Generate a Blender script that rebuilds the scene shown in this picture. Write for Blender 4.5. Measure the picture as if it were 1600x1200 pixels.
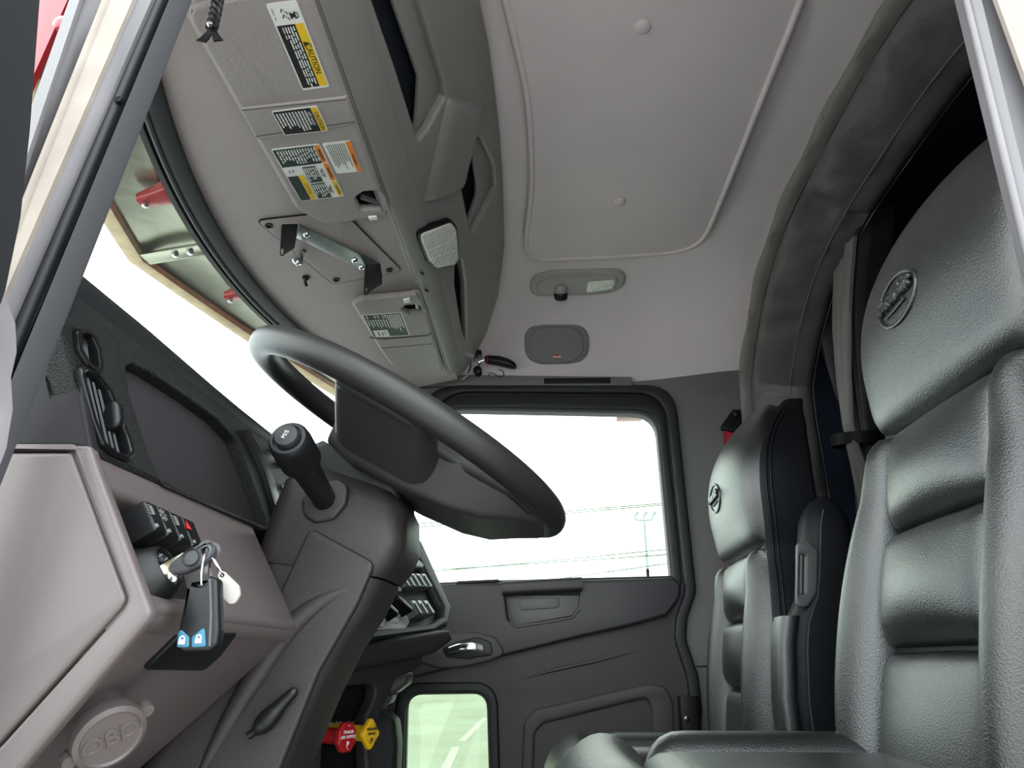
import bpy, bmesh, math, random
import numpy as np
from mathutils import Matrix, Vector

for o in list(bpy.data.objects):
    bpy.data.objects.remove(o, do_unlink=True)
SC = bpy.context.scene
COL = SC.collection

# ---------------------------------------------------------------- camera
# metres; +X = rear of the truck, +Y = across the cab to the passenger door, Z = 0 is the cab floor
FPX = 1100.0
PITCH = math.radians(21.5)
YAW = math.radians(3.0)
CAM = np.array([0.0, -0.35, 0.62])
cd = bpy.data.cameras.new('camera')
cd.sensor_fit = 'HORIZONTAL'
cd.sensor_width = 36.0
cd.lens = 36.0 * FPX / 1600.0
cd.clip_start = 0.01
cd.clip_end = 2000
cam = bpy.data.objects.new('camera', cd)
cam.location = CAM
cam.rotation_euler = (math.pi / 2 + PITCH, 0, YAW)
COL.objects.link(cam)
SC.camera = cam

# ---------------------------------------------------------------- world: bright overcast
W = bpy.data.worlds.new('overcast_sky')
SC.world = W
W.use_nodes = True
nt = W.node_tree
bg = nt.nodes['Background']
tc = nt.nodes.new('ShaderNodeTexCoord')
nz = nt.nodes.new('ShaderNodeTexNoise')
nz.inputs['Scale'].default_value = 2.2
nz.inputs['Detail'].default_value = 4
mp = nt.nodes.new('ShaderNodeMapping')
mp.inputs['Scale'].default_value = (1, 1, 3.0)
nt.links.new(tc.outputs['Generated'], mp.inputs['Vector'])
nt.links.new(mp.outputs['Vector'], nz.inputs['Vector'])
cr = nt.nodes.new('ShaderNodeValToRGB')
cr.color_ramp.elements[0].position = 0.38
cr.color_ramp.elements[0].color = (0.74, 0.93, 0.97, 1)
cr.color_ramp.elements[1].position = 0.6
cr.color_ramp.elements[1].color = (1, 1, 0.99, 1)
nt.links.new(nz.outputs['Fac'], cr.inputs['Fac'])
nt.links.new(cr.outputs['Color'], bg.inputs['Color'])
bg.inputs['Strength'].default_value = 1.0

vs = SC.view_settings
vs.view_transform = 'Standard'
vs.look = 'None'
vs.gamma = 1.0
vs.use_curve_mapping = False
vs.exposure = 2.78

# ---------------------------------------------------------------- pixel rays (1600 x 1200 frame)
_rt = np.array([math.cos(YAW), math.sin(YAW), 0])
_hd = np.array([-math.sin(YAW), math.cos(YAW), 0])
_zz = np.array([0, 0, 1.0])
_fw = _hd * math.cos(PITCH) + _zz * math.sin(PITCH)
_up = -_hd * math.sin(PITCH) + _zz * math.cos(PITCH)


def ray(x, y):
    return _fw + _rt * (x - 800) / FPX + _up * (600 - y) / FPX


def onY(x, y, Y):
    d = ray(x, y)
    return CAM + d * (Y - CAM[1]) / d[1]


def onX(x, y, X):
    d = ray(x, y)
    return CAM + d * (X - CAM[0]) / d[0]


def onZ(x, y, Z):
    d = ray(x, y)
    return CAM + d * (Z - CAM[2]) / d[2]


def nrm(v):
    v = np.array(v, float)
    return v / (np.linalg.norm(v) + 1e-12)


class Frame:
    """A plane in the cab: origin o, axes u, v, normal n = u x v."""
    def __init__(s, o, u, v):
        s.o = np.array(o, float)
        s.u = nrm(u)
        n = np.cross(s.u, np.array(v, float))
        s.n = nrm(n)
        s.v = np.cross(s.n, s.u)

    def p(s, a, b, h=0.0):
        return s.o + s.u * a + s.v * b + s.n * h

    def px(s, pts):
        """pixels -> plane coordinates"""
        out = []
        for x, y in pts:
            d = ray(x, y)
            q = CAM + d * (np.dot(s.o - CAM, s.n) / np.dot(d, s.n)) - s.o
            out.append((float(q @ s.u), float(q @ s.v)))
        return out

    def lift(s, h):
        return Frame(s.o + s.n * h, s.u, s.v)

    def mat(s, h=0.0):
        o = s.o + s.n * h
        return Matrix(((s.u[0], s.v[0], s.n[0], o[0]), (s.u[1], s.v[1], s.n[1], o[1]),
                       (s.u[2], s.v[2], s.n[2], o[2]), (0, 0, 0, 1)))


# ---------------------------------------------------------------- materials
MATS = {}


def mat(name, col, rough=0.5, metal=0.0, spec=0.5, bump=None, var=0.0, emit=None, coat=0.0, sheen=0.0, vscale=6.0):
    """procedural principled material; bump = (scale, strength, distance[, kind])"""
    m = bpy.data.materials.new(name)
    m.use_nodes = True
    t = m.node_tree
    b = t.nodes['Principled BSDF']
    b.inputs['Base Color'].default_value = (*col, 1)
    b.inputs['Roughness'].default_value = rough
    b.inputs['Metallic'].default_value = metal
    b.inputs['Specular IOR Level'].default_value = spec
    b.inputs['Coat Weight'].default_value = coat
    b.inputs['Sheen Weight'].default_value = sheen
    tcn = t.nodes.new('ShaderNodeTexCoord')
    if var > 0:
        n = t.nodes.new('ShaderNodeTexNoise')
        n.inputs['Scale'].default_value = vscale
        n.inputs['Detail'].default_value = 5
        t.links.new(tcn.outputs['Object'], n.inputs['Vector'])
        r = t.nodes.new('ShaderNodeValToRGB')
        r.color_ramp.elements[0].position = 0.3
        r.color_ramp.elements[1].position = 0.7
        r.color_ramp.elements[0].color = (*[c * (1 - var) for c in col], 1)
        r.color_ramp.elements[1].color = (*[min(1, c * (1 + var)) for c in col], 1)
        t.links.new(n.outputs['Fac'], r.inputs['Fac'])
        t.links.new(r.outputs['Color'], b.inputs['Base Color'])
    if bump:
        kind = bump[3] if len(bump) > 3 else 'noise'
        if kind == 'vor':
            n = t.nodes.new('ShaderNodeTexVoronoi')
            n.inputs['Scale'].default_value = bump[0]
            out = n.outputs['Distance']
        else:
            n = t.nodes.new('ShaderNodeTexNoise')
            n.inputs['Scale'].default_value = bump[0]
            n.inputs['Detail'].default_value = 6
            out = n.outputs['Fac']
        t.links.new(tcn.outputs['Object'], n.inputs['Vector'])
        bp = t.nodes.new('ShaderNodeBump')
        bp.inputs['Strength'].default_value = bump[1]
        bp.inputs['Distance'].default_value = bump[2]
        t.links.new(out, bp.inputs['Height'])
        t.links.new(bp.outputs['Normal'], b.inputs['Normal'])
    if emit:
        b.inputs['Emission Color'].default_value = (*emit[0], 1)
        b.inputs['Emission Strength'].default_value = emit[1]
    MATS[name] = m
    return m


def glass(name, tint=(1, 1, 1), gloss=0.06):
    m = bpy.data.materials.new(name)
    m.use_nodes = True
    t = m.node_tree
    t.nodes.clear()
    o = t.nodes.new('ShaderNodeOutputMaterial')
    a = t.nodes.new('ShaderNodeBsdfTransparent')
    a.inputs['Color'].default_value = (*tint, 1)
    g = t.nodes.new('ShaderNodeBsdfGlossy')
    g.inputs['Roughness'].default_value = 0.02
    mx = t.nodes.new('ShaderNodeMixShader')
    mx.inputs[0].default_value = gloss
    t.links.new(a.outputs[0], mx.inputs[1])
    t.links.new(g.outputs[0], mx.inputs[2])
    t.links.new(mx.outputs[0], o.inputs['Surface'])
    MATS[name] = m


mat('headliner', (0.67, 0.58, 0.595), 0.62, bump=(420, 0.12, 0.002), var=0.03)
mat('header_vinyl', (0.36, 0.31, 0.30), 0.6, bump=(300, 0.25, 0.002), var=0.04)
mat('visor_vinyl', (0.31, 0.275, 0.268), 0.55, bump=(160, 0.3, 0.004), var=0.05)
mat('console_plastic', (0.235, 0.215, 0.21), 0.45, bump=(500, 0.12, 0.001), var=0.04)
mat('console_shaded', (0.012, 0.014, 0.020), 0.5)  # near-black pocket back: shade of the deep pockets put into the colour
mat('dash_taupe', (0.098, 0.077, 0.077), 0.42, bump=(700, 0.15, 0.001), var=0.03)
mat('matt_black', (0.006, 0.006, 0.007), 0.8, spec=0.15)
mat('dash_dark', (0.026, 0.023, 0.026), 0.55, spec=0.3, bump=(500, 0.15, 0.001))
mat('bezel_black', (0.006, 0.0062, 0.0068), 0.45, spec=0.3, bump=(620, 0.9, 0.003))
mat('brow_black', (0.010, 0.0115, 0.0125), 0.5, spec=0.4, bump=(300, 0.2, 0.001))
mat('vent_black', (0.005, 0.005, 0.006), 0.35, spec=0.35)
mat('display_glass', (0.008, 0.008, 0.009), 0.06, spec=0.6, coat=0.6)
mat('column_black', (0.021, 0.0175, 0.0165), 0.5, spec=0.4, bump=(420, 0.3, 0.0015), var=0.05)
mat('wheel_black', (0.013, 0.0118, 0.0122), 0.46, spec=0.42, bump=(380, 0.25, 0.0012))
mat('wheel_hub', (0.022, 0.0195, 0.021), 0.5, bump=(500, 0.15, 0.001))
mat('plastic_black', (0.006, 0.006, 0.007), 0.4, spec=0.33)
mat('dash_dark_shaded', (0.011, 0.0095, 0.0115), 0.6, spec=0.25)  # darker copy of the dark dash plastic, door-frame shade put into its colour
mat('rubber', (0.009, 0.009, 0.011), 0.55)
mat('rubber_grey', (0.045, 0.043, 0.048), 0.5)
mat('leather', (0.0085, 0.0088, 0.0095), 0.33, spec=1.0, bump=(460, 0.36, 0.003), var=0.1)
mat('leather_side', (0.006, 0.0065, 0.0085), 0.5, spec=0.22, bump=(420, 0.2, 0.002))
mat('stitch', (0.03, 0.03, 0.032), 0.6)
mat('arch_vinyl', (0.095, 0.086, 0.087), 0.42, spec=0.5, bump=(38, 0.25, 0.012), var=0.06)
mat('arch_hem', (0.20, 0.178, 0.172), 0.5, bump=(120, 0.2, 0.003))
mat('curtain_dark', (0.022, 0.023, 0.026), 0.5, bump=(40, 0.2, 0.008))
mat('curtain_grey', (0.17, 0.155, 0.15), 0.6, bump=(200, 0.2, 0.002))
mat('sleeper_navy', (0.018, 0.027, 0.052), 0.7)
mat('wall_grey', (0.15, 0.14, 0.14), 0.6, bump=(400, 0.15, 0.001), var=0.03)
mat('door_upper', (0.027, 0.0235, 0.0285), 0.48, bump=(420, 0.2, 0.001))
mat('door_lower', (0.056, 0.046, 0.052), 0.55, bump=(420, 0.2, 0.001), var=0.04)
mat('handle_grey', (0.085, 0.08, 0.085), 0.42)
mat('chrome', (0.85, 0.86, 0.87), 0.12, metal=1.0)
mat('steel', (0.55, 0.58, 0.58), 0.32, metal=1.0, bump=(90, 0.08, 0.001))
mat('visor_steel', (0.36, 0.37, 0.29), 0.28, metal=1.0, bump=(5, 0.12, 0.02))
mat('visor_lip', (0.40, 0.30, 0.17), 0.4, metal=0.5, var=0.18, vscale=30)  # tan reflection on the polished lip put into the base colour
mat('bare_metal', (0.135, 0.122, 0.132), 0.45, metal=0.1, var=0.18, vscale=9)
mat('dusty_seal', (0.24, 0.20, 0.175), 0.75, var=0.2, vscale=16, bump=(60, 0.3, 0.003))
mat('pale_trim', (0.15, 0.138, 0.148), 0.5, var=0.1)
mat('red_paint', (0.42, 0.012, 0.02), 0.25, coat=0.6)
mat('red_knob', (0.40, 0.012, 0.016), 0.35)
mat('yellow_knob', (0.75, 0.44, 0.015), 0.35)
mat('red_webbing', (0.40, 0.01, 0.02), 0.7, bump=(300, 0.4, 0.002))
mat('print_white', (0.78, 0.77, 0.74), 0.5)
mat('print_black', (0.018, 0.018, 0.02), 0.45)
mat('print_green', (0.03, 0.045, 0.042), 0.45)
mat('print_yellow', (0.78, 0.50, 0.02), 0.5)
mat('print_orange', (0.82, 0.22, 0.02), 0.5)
mat('print_red', (0.6, 0.02, 0.02), 0.5)
mat('print_grey', (0.45, 0.44, 0.43), 0.5)
mat('lens_clear', (0.78, 0.78, 0.70), 0.12, spec=0.6, bump=(70, 0.5, 0.006, 'vor'))
mat('speaker_grey', (0.21, 0.195, 0.205), 0.7, bump=(900, 0.5, 0.001, 'vor'))
mat('lamp_grey', (0.36, 0.33, 0.325), 0.42)
mat('white_tag', (0.36, 0.33, 0.31), 0.45)
mat('print_dim', (0.16, 0.155, 0.15), 0.5)
mat('fob_blue', (0.022, 0.115, 0.19), 0.4)
mat('key_brass', (0.7, 0.62, 0.45), 0.3, metal=1.0)
mat('floor_mat', (0.03, 0.03, 0.03), 0.8)
mat('pavement', (0.40, 0.40, 0.38), 0.9, var=0.14, vscale=0.35)
mat('line_paint', (0.6, 0.6, 0.58), 0.8)
mat('pole_grey', (0.3, 0.36, 0.34), 0.6)
mat('wire_dark', (0.10, 0.16, 0.10), 0.7)
mat('wire_red', (0.5, 0.02, 0.02), 0.5)
mat('frost', (0.55, 0.56, 0.54), 0.6)
glass('window_glass', (0.68, 0.71, 0.67), 0.035)
glass('tinted_glass', (0.50, 0.555, 0.46), 0.03)
glass('windshield_glass', (0.82, 0.845, 0.83), 0.03)

_lb = MATS['leather'].node_tree.nodes['Principled BSDF']
_lb.inputs['Coat Weight'].default_value = 0.45
_lb.inputs['Coat Roughness'].default_value = 0.38

# ---------------------------------------------------------------- object helpers


def new_mesh(name, verts, faces, smooth=True, auto=40):
    me = bpy.data.meshes.new(name)
    me.from_pydata([tuple(float(c) for c in v) for v in verts], [], faces)
    fix(me, smooth, auto)
    return me


def fix(me, smooth=True, auto=40, recalc=True):
    bm = bmesh.new()
    bm.from_mesh(me)
    bmesh.ops.remove_doubles(bm, verts=bm.verts, dist=1e-6)
    if recalc:
        bmesh.ops.recalc_face_normals(bm, faces=bm.faces)
    if smooth:
        a = math.radians(auto)
        for f in bm.faces:
            f.smooth = True
        for e in bm.edges:
            if len(e.link_faces) == 2:
                e.smooth = e.calc_face_angle(0) < a
    bm.to_mesh(me)
    bm.free()


def put(name, me, m, parent=None):
    o = bpy.data.objects.new(name, me)
    COL.objects.link(o)
    if m:
        me.materials.clear()
        me.materials.append(MATS[m])
    if parent is not None:
        o.parent = parent
        r = parent
        while r.parent is not None:
            r = r.parent
        if r.type == 'EMPTY':
            if parent.type == 'EMPTY':
                o.matrix_parent_inverse = Matrix.Translation(-parent.location)
    return o


def tag(o, label, cat, group=None, kind=None):
    o['label'] = label
    o['category'] = cat
    if group:
        o['group'] = group
    if kind:
        o['kind'] = kind
    return o


def thing(name, label, cat, loc, group=None, kind=None):
    o = bpy.data.objects.new(name, None)
    o.location = tuple(float(c) for c in loc)
    o.empty_display_size = 0.05
    COL.objects.link(o)
    return tag(o, label, cat, group, kind)


def round_poly(pts, r, seg=5):
    """fillet polygon corners; r scalar or list"""
    n = len(pts)
    out = []
    for i in range(n):
        p = np.array(pts[i], float)
        a = np.array(pts[i - 1], float) - p
        b = np.array(pts[(i + 1) % n], float) - p
        la, lb = np.linalg.norm(a), np.linalg.norm(b)
        rr = r[i] if isinstance(r, (list, tuple)) else r
        ca = np.clip(np.dot(a, b) / (la * lb + 1e-12), -1, 1)
        ang = math.acos(ca)
        if rr <= 0 or ang > 3.05:
            out.append(tuple(p))
            continue
        d = min(rr / math.tan(ang / 2), la * 0.48, lb * 0.48)
        s, e = p + a / la * d, p + b / lb * d
        for k in range(seg + 1):
            t = k / seg
            out.append(tuple((1 - t) ** 2 * s + 2 * t * (1 - t) * p + t * t * e))
    return out


def plate(name, fr, outer, holes=(), thick=0.01, bevel=0.0, m=None, parent=None, top=0.0, smooth=True, bres=2):
    """flat piece with real thickness lying in frame fr: front face at height top, body behind it"""
    c = bpy.data.curves.new(name, 'CURVE')
    c.dimensions = '2D'
    c.fill_mode = 'BOTH'
    c.extrude = max(thick / 2 - bevel, 1e-5)
    c.bevel_depth = bevel
    c.bevel_resolution = bres
    c.offset = -bevel
    for lp in [outer] + list(holes):
        s = c.splines.new('POLY')
        s.points.add(len(lp) - 1)
        for i, q in enumerate(lp):
            s.points[i].co = (q[0], q[1], 0, 1)
        s.use_cyclic_u = True
    o = bpy.data.objects.new('tmp', c)
    COL.objects.link(o)
    dg = bpy.context.evaluated_depsgraph_get()
    me = bpy.data.meshes.new_from_object(o.evaluated_get(dg))
    bpy.data.objects.remove(o, do_unlink=True)
    bpy.data.curves.remove(c)
    me.name = name
    me.transform(fr.mat(top - thick / 2))
    fix(me, smooth, 38)
    return put(name, me, m, parent)


def ring(name, fr, outer, inner, thick, bevel, m, parent, top=0.0):
    return plate(name, fr, outer, [inner], thick, bevel, m, parent, top)


def text(name, fr, a, b, s, size, m, parent, ang=0.0, h=0.0005, thick=0.0006, shear=0.0, align='CENTER', sx=1.0, off=0.0):
    c = bpy.data.curves.new(name, 'FONT')
    c.body = s
    c.size = size
    c.align_x = align
    c.align_y = 'CENTER'
    c.extrude = thick / 2
    c.shear = shear
    c.offset = off
    c.resolution_u = 3
    o = bpy.data.objects.new('tmp', c)
    COL.objects.link(o)
    dg = bpy.context.evaluated_depsgraph_get()
    me = bpy.data.meshes.new_from_object(o.evaluated_get(dg))
    bpy.data.objects.remove(o, do_unlink=True)
    bpy.data.curves.remove(c)
    ca, sa = math.cos(ang), math.sin(ang)
    L = Matrix(((ca * sx, -sa, 0, a), (sa * sx, ca, 0, b), (0, 0, 1, 0), (0, 0, 0, 1)))
    me.transform(fr.mat(h) @ L)
    fix(me, False, recalc=False)
    return put(name, me, m, parent)


def quads2d(name, fr, quads, m, parent, h=0.0004, thick=0.0004):
    """thin raised print: a list of 4-point polygons in frame coordinates"""
    vs_, fs = [], []
    for q in quads:
        k = len(vs_)
        n = len(q)
        for a, b in q:
            vs_.append(fr.p(a, b, h + thick))
        for a, b in q:
            vs_.append(fr.p(a, b, h))
        fs.append(tuple(range(k, k + n)))
        for i in range(n):
            j = (i + 1) % n
            fs.append((k + i, k + n + i, k + n + j, k + j))
    return put(name, new_mesh(name, vs_, fs, False), m, parent)


def tube_mesh(name, pts, r, closed=False, seg=10, cap=True):
    pts = [np.array(p, float) for p in pts]
    n = len(pts)
    rs = r if isinstance(r, (list, tuple, np.ndarray)) else [r] * n
    T = []
    for i in range(n):
        if closed:
            T.append(nrm(pts[(i + 1) % n] - pts[i - 1]))
        else:
            T.append(nrm(pts[min(i + 1, n - 1)] - pts[max(i - 1, 0)]))
    ref = np.array([0, 0, 1.0]) if abs(T[0][2]) < 0.9 else np.array([1.0, 0, 0])
    nn = nrm(np.cross(T[0], ref))
    vs_, fs = [], []
    for i in range(n):
        nn = nrm(nn - T[i] * np.dot(nn, T[i]))
        bb = np.cross(T[i], nn)
        for k in range(seg):
            a = 2 * math.pi * k / seg
            vs_.append(pts[i] + rs[i] * (math.cos(a) * nn + math.sin(a) * bb))
    m_ = n if closed else n - 1
    for i in range(m_):
        j = (i + 1) % n
        # closed tubes: find best offset so that the seam does not twist
        for k in range(seg):
            k2 = (k + 1) % seg
            fs.append((i * seg + k, i * seg + k2, j * seg + k2, j * seg + k))
    if not closed and cap:
        fs.append(tuple(range(seg)))
        fs.append(tuple((n - 1) * seg + k for k in range(seg)))
    return new_mesh(name, vs_, fs, True, 50)


def tube(name, pts, r, m, parent=None, closed=False, seg=10):
    return put(name, tube_mesh(name, pts, r, closed, seg), m, parent)


def spline(pts, n=8, closed=False):
    """Catmull-Rom"""
    P = [np.array(p, float) for p in pts]
    N = len(P)
    out = []
    rng = range(N) if closed else range(N - 1)
    for i in rng:
        if closed:
            a, b, c, d = P[i - 1], P[i], P[(i + 1) % N], P[(i + 2) % N]
        else:
            a, b, c, d = P[max(i - 1, 0)], P[i], P[i + 1], P[min(i + 2, N - 1)]
        for k in range(n):
            t = k / n
            out.append(0.5 * ((2 * b) + (-a + c) * t + (2 * a - 5 * b + 4 * c - d) * t * t + (-a + 3 * b - 3 * c + d) * t ** 3))
    if not closed:
        out.append(P[-1])
    return out


def loft_mesh(name, secs, closed=True, caps=True, auto=40):
    n = len(secs[0])
    vs_ = [p for s in secs for p in s]
    fs = []
    for i in range(len(secs) - 1):
        for k in range(n if closed else n - 1):
            k2 = (k + 1) % n
            fs.append((i * n + k, i * n + k2, (i + 1) * n + k2, (i + 1) * n + k))
    if caps and closed:
        fs.append(tuple(range(n)))
        fs.append(tuple((len(secs) - 1) * n + k for k in range(n)))
    return new_mesh(name, vs_, fs, True, auto)


def loft(name, secs, m, parent=None, closed=True, caps=True, auto=40):
    return put(name, loft_mesh(name, secs, closed, caps, auto), m, parent)


def rrect(hx, hy, r, seg=4):
    """rounded rectangle loop, counter-clockwise, 4*(seg+1) points"""
    out = []
    for cx, cy, a0 in ((hx - r, hy - r, 0), (-hx + r, hy - r, 90), (-hx + r, -hy + r, 180), (hx - r, -hy + r, 270)):
        for k in range(seg + 1):
            a = math.radians(a0 + 90 * k / seg)
            out.append((cx + r * math.cos(a), cy + r * math.sin(a)))
    return out


def ell(cx, cy, rx, ry, n=28, rot=0.0):
    c, s = math.cos(rot), math.sin(rot)
    return [(cx + rx * math.cos(a) * c - ry * math.sin(a) * s, cy + rx * math.cos(a) * s + ry * math.sin(a) * c)
            for a in [2 * math.pi * k / n for k in range(n)]]


def fbox(name, fr, a, b, h, da, db, dh, m, parent=None, bev=0.002):
    """bevelled box centred at (a, b, h) in frame"""
    return plate(name, fr, round_poly([(a - da / 2, b - db / 2), (a + da / 2, b - db / 2), (a + da / 2, b + db / 2), (a - da / 2, b + db / 2)], bev * 1.5, 3),
                 (), dh, min(bev, dh * 0.45), m, parent, top=h + dh / 2)


def lathe(name, fr, prof, m, parent=None, n=24, a=0.0, b=0.0, auto=40):
    """profile (radius, height) revolved about the frame normal"""
    secs = []
    for r, h in prof:
        secs.append([fr.p(a + max(r, 1e-4) * math.cos(2 * math.pi * k / n), b + max(r, 1e-4) * math.sin(2 * math.pi * k / n), h) for k in range(n)])
    return loft(name, secs, m, parent, auto=auto)


def resample(pl, n):
    P = np.array(pl, float)
    d = np.concatenate([[0], np.cumsum(np.linalg.norm(np.diff(P, axis=0), axis=1))])
    t = np.linspace(0, d[-1], n)
    return np.stack([np.interp(t, d, P[:, k]) for k in range(P.shape[1])], 1)


def pad4_mesh(name, bot, right, top, left, S, H, r, na=18, nb=18, sink=0.012, crown=0.0, hf=None):
    """cushion pad: Coons patch between four edges in (u, v), raised over the surface S(u, v, h)"""
    b, t = resample(bot, na), resample(top, na)
    l, rr = resample(left, nb), resample(right, nb)
    # concentrate samples near the edges
    vs_, fs = [], []
    U = [(0.5 - 0.5 * math.cos(math.pi * i / (na - 1))) * 0.6 + 0.4 * i / (na - 1) for i in range(na)]
    Vv = [(0.5 - 0.5 * math.cos(math.pi * j / (nb - 1))) * 0.6 + 0.4 * j / (nb - 1) for j in range(nb)]

    def at(E, x):
        f = x * (len(E) - 1)
        i = min(int(f), len(E) - 2)
        return E[i] * (1 - (f - i)) + E[i + 1] * (f - i)
    wu = np.linalg.norm(np.mean(rr, 0) - np.mean(l, 0))
    wv = np.linalg.norm(np.mean(t, 0) - np.mean(b, 0))

    def e(d):
        q = min(max(d / r, 0), 1)
        return math.sqrt(max(0, 1 - (1 - q) ** 2))
    for j in range(nb):
        y = Vv[j]
        for i in range(na):
            x = U[i]
            p = ((1 - y) * at(b, x) + y * at(t, x) + (1 - x) * at(l, y) + x * at(rr, y)
                 - ((1 - x) * (1 - y) * b[0] + x * (1 - y) * b[-1] + (1 - x) * y * t[0] + x * y * t[-1]))
            h = H * e(min(x, 1 - x) * wu) * e(min(y, 1 - y) * wv)
            h += crown * math.sin(math.pi * x) * math.sin(math.pi * y)
            if hf:
                h += hf(p[0], p[1], x, y)
            vs_.append(S(p[0], p[1], h))
    for j in range(nb - 1):
        for i in range(na - 1):
            fs.append((j * na + i, j * na + i + 1, (j + 1) * na + i + 1, (j + 1) * na + i))
    # skirt sunk into the base
    loop = [(i, 0) for i in range(na)] + [(na - 1, j) for j in range(1, nb)] + [(i, nb - 1) for i in range(na - 2, -1, -1)] + [(0, j) for j in range(nb - 2, 0, -1)]
    k0 = len(vs_)
    for (i, j) in loop:
        y, x = Vv[j], U[i]
        p = ((1 - y) * at(b, x) + y * at(t, x) + (1 - x) * at(l, y) + x * at(rr, y)
             - ((1 - x) * (1 - y) * b[0] + x * (1 - y) * b[-1] + (1 - x) * y * t[0] + x * y * t[-1]))
        vs_.append(S(p[0], p[1], -sink))
    L = len(loop)
    for q in range(L):
        q2 = (q + 1) % L
        i, j = loop[q]
        i2, j2 = loop[q2]
        fs.append((j * na + i, j2 * na + i2, k0 + q2, k0 + q))
    fs.append(tuple(k0 + q for q in range(L)))
    return new_mesh(name, vs_, fs, True, 55)


def pad4(name, bot, right, top, left, S, H, r, m, parent, **k):
    return put(name, pad4_mesh(name, bot, right, top, left, S, H, r, **k), m, parent)


CY = 1.05      # centreline of the cab
# ================================================================= SETTING
ST = 'structure'

# ---- ground outside and far things
GZ = -1.32
g = plate('floor_outside', Frame((0, 0, GZ), (1, 0, 0), (0, 1, 0)), [(-160, -60), (160, -60), (160, 260), (-160, 260)], (), 0.05, 0, 'pavement')
g.name = 'pavement'
tag(g, 'pale grey-green concrete pavement of the lot outside the cab', 'pavement', kind=ST)
FG = Frame((0, 0, GZ), (1, 0, 0), (0, 1, 0))
for k, (pa, pb) in enumerate([((722, 1158), (758, 1122)), ((650, 1300), (712, 1168))]):
    A, B = FG.px([pa])[0], FG.px([pb])[0]
    A, B = np.array(A), np.array(B)
    d = nrm(B - A)
    w = np.array([-d[1], d[0]]) * 0.09
    o = plate('parking_line', FG, [tuple(A - w), tuple(B - w), tuple(B + w), tuple(A + w)], (), 0.012, 0, 'line_paint', top=0.008)
    tag(o, ('white parking line on the pavement, the piece farther from the truck', 'white parking line on the pavement, the piece nearer the truck')[k], 'line', 'parking lines on the pavement')

# lamp post
LP = onY(1013, 905, 44.0)
LT = onY(1009, 812, 44.0)
lx, ly = LP[0], LP[1]
pole = thing('lamp_post', 'thin grey lot lamp post with three raised heads beyond the passenger window', 'lamp post', (lx, ly, GZ))
tube('pole', [(lx, ly, GZ), (lx, ly, LT[2])], [0.11, 0.08], 'pole_grey', pole)
tube('crossbar', spline([(lx - 0.55, ly, LT[2] + 0.25), (lx - 0.45, ly, LT[2]), (lx + 0.45, ly, LT[2]), (lx + 0.55, ly, LT[2] + 0.25)], 5), 0.06, 'pole_grey', pole)
for dx in (-0.55, 0, 0.55):
    tube('lamp_head', [(lx + dx, ly, LT[2] + 0.05), (lx + dx, ly, LT[2] + 0.25), (lx + dx + 0.18, ly, LT[2] + 0.48)], [0.05, 0.07, 0.11], 'pole_grey', pole, seg=8)
# overhead wires, hung across the lot behind the cab window
for k, (pa, pb) in enumerate([((560, 826), (1100, 781)), ((560, 832), (1100, 783)), ((560, 903), (1100, 852)), ((560, 897), (1100, 862)), ((700, 926), (1100, 872))]):
    A, B = onY(*pa, 36.0 + k), onY(*pb, 36.0 + k)
    d = B - A
    A2, B2 = A - d * 0.9, B + d * 0.9
    pts = []
    for i in range(25):
        t = i / 24
        p = A2 * (1 - t) + B2 * t
        p[2] -= 0.0 if k < 2 else 0.25 * math.sin(math.pi * t) - 0.2
        pts.append(p)
    o = tube('power_line', pts, 0.03, 'wire_dark', None, seg=6)
    tag(o, ('upper wire of the high pair of power lines at the lamp head level', 'lower wire of the high pair of power lines at the lamp head level', 'steeper of the two low power lines that cross beyond the passenger window', 'flatter of the two low power lines that cross beyond the passenger window', 'lowest power line, just above the passenger door sill')[k], 'wire', 'power lines beyond the passenger window')

# ---- cab floor, firewall, sleeper walls
fl = plate('floor', Frame((0, 0, 0), (1, 0, 0), (0, 1, 0)), [(-1.1, 0.1), (2.2, 0.1), (2.2, 2.0), (-1.1, 2.0)], (), 0.06, 0.004, 'floor_mat')
tag(fl, 'black rubber cab floor below the seats', 'floor', kind=ST)
fw_ = plate('wall_front', Frame((-1.05, 0, 0), (0, 1, 0), (0, 0, 1)), [(0.1, 0), (2.0, 0), (2.0, 0.9), (0.1, 0.9)], (), 0.03, 0.004, 'dash_dark')
tag(fw_, 'dark firewall at the front of the footwell', 'wall', kind=ST)
rw = plate('wall_rear', Frame((1.75, 0, 0), (0, -1, 0), (0, 0, 1)), [(-2.05, 0), (-0.05, 0), (-0.05, 2.15), (-2.05, 2.15)], (), 0.03, 0.004, 'sleeper_navy')
tag(rw, 'dark rear wall of the sleeper behind the seats', 'wall', kind=ST)
sl = thing('trim_5', 'dark sleeper shell behind the padded arch', 'sleeper', (1.2, CY, 0), kind=ST)
plate('side_panel', Frame((0, 2.04, 0), (1, 0, 0), (0, 0, 1)), [(0.74, 0), (1.75, 0), (1.75, 2.15), (0.74, 2.15)], (), 0.02, 0.003, 'sleeper_navy', sl)
plate('roof_panel', Frame((0, 0, 2.13), (1, 0, 0), (0, -1, 0)), [(0.74, -2.04), (1.75, -2.04), (1.75, -0.06), (0.74, -0.06)], (), 0.02, 0.003, 'sleeper_navy', sl)
plate('partition', Frame((0.80, 0, 0), (0, -1, 0), (0, 0, 1)), [(-2.03, 1.5), (-2.03, 2.13), (-0.07, 2.13), (-0.07, 1.5), (-0.25, 1.70), (-0.5, 1.83), (-1.6, 1.83), (-1.85, 1.70)], (), 0.02, 0.003, 'sleeper_navy', sl)
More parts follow.
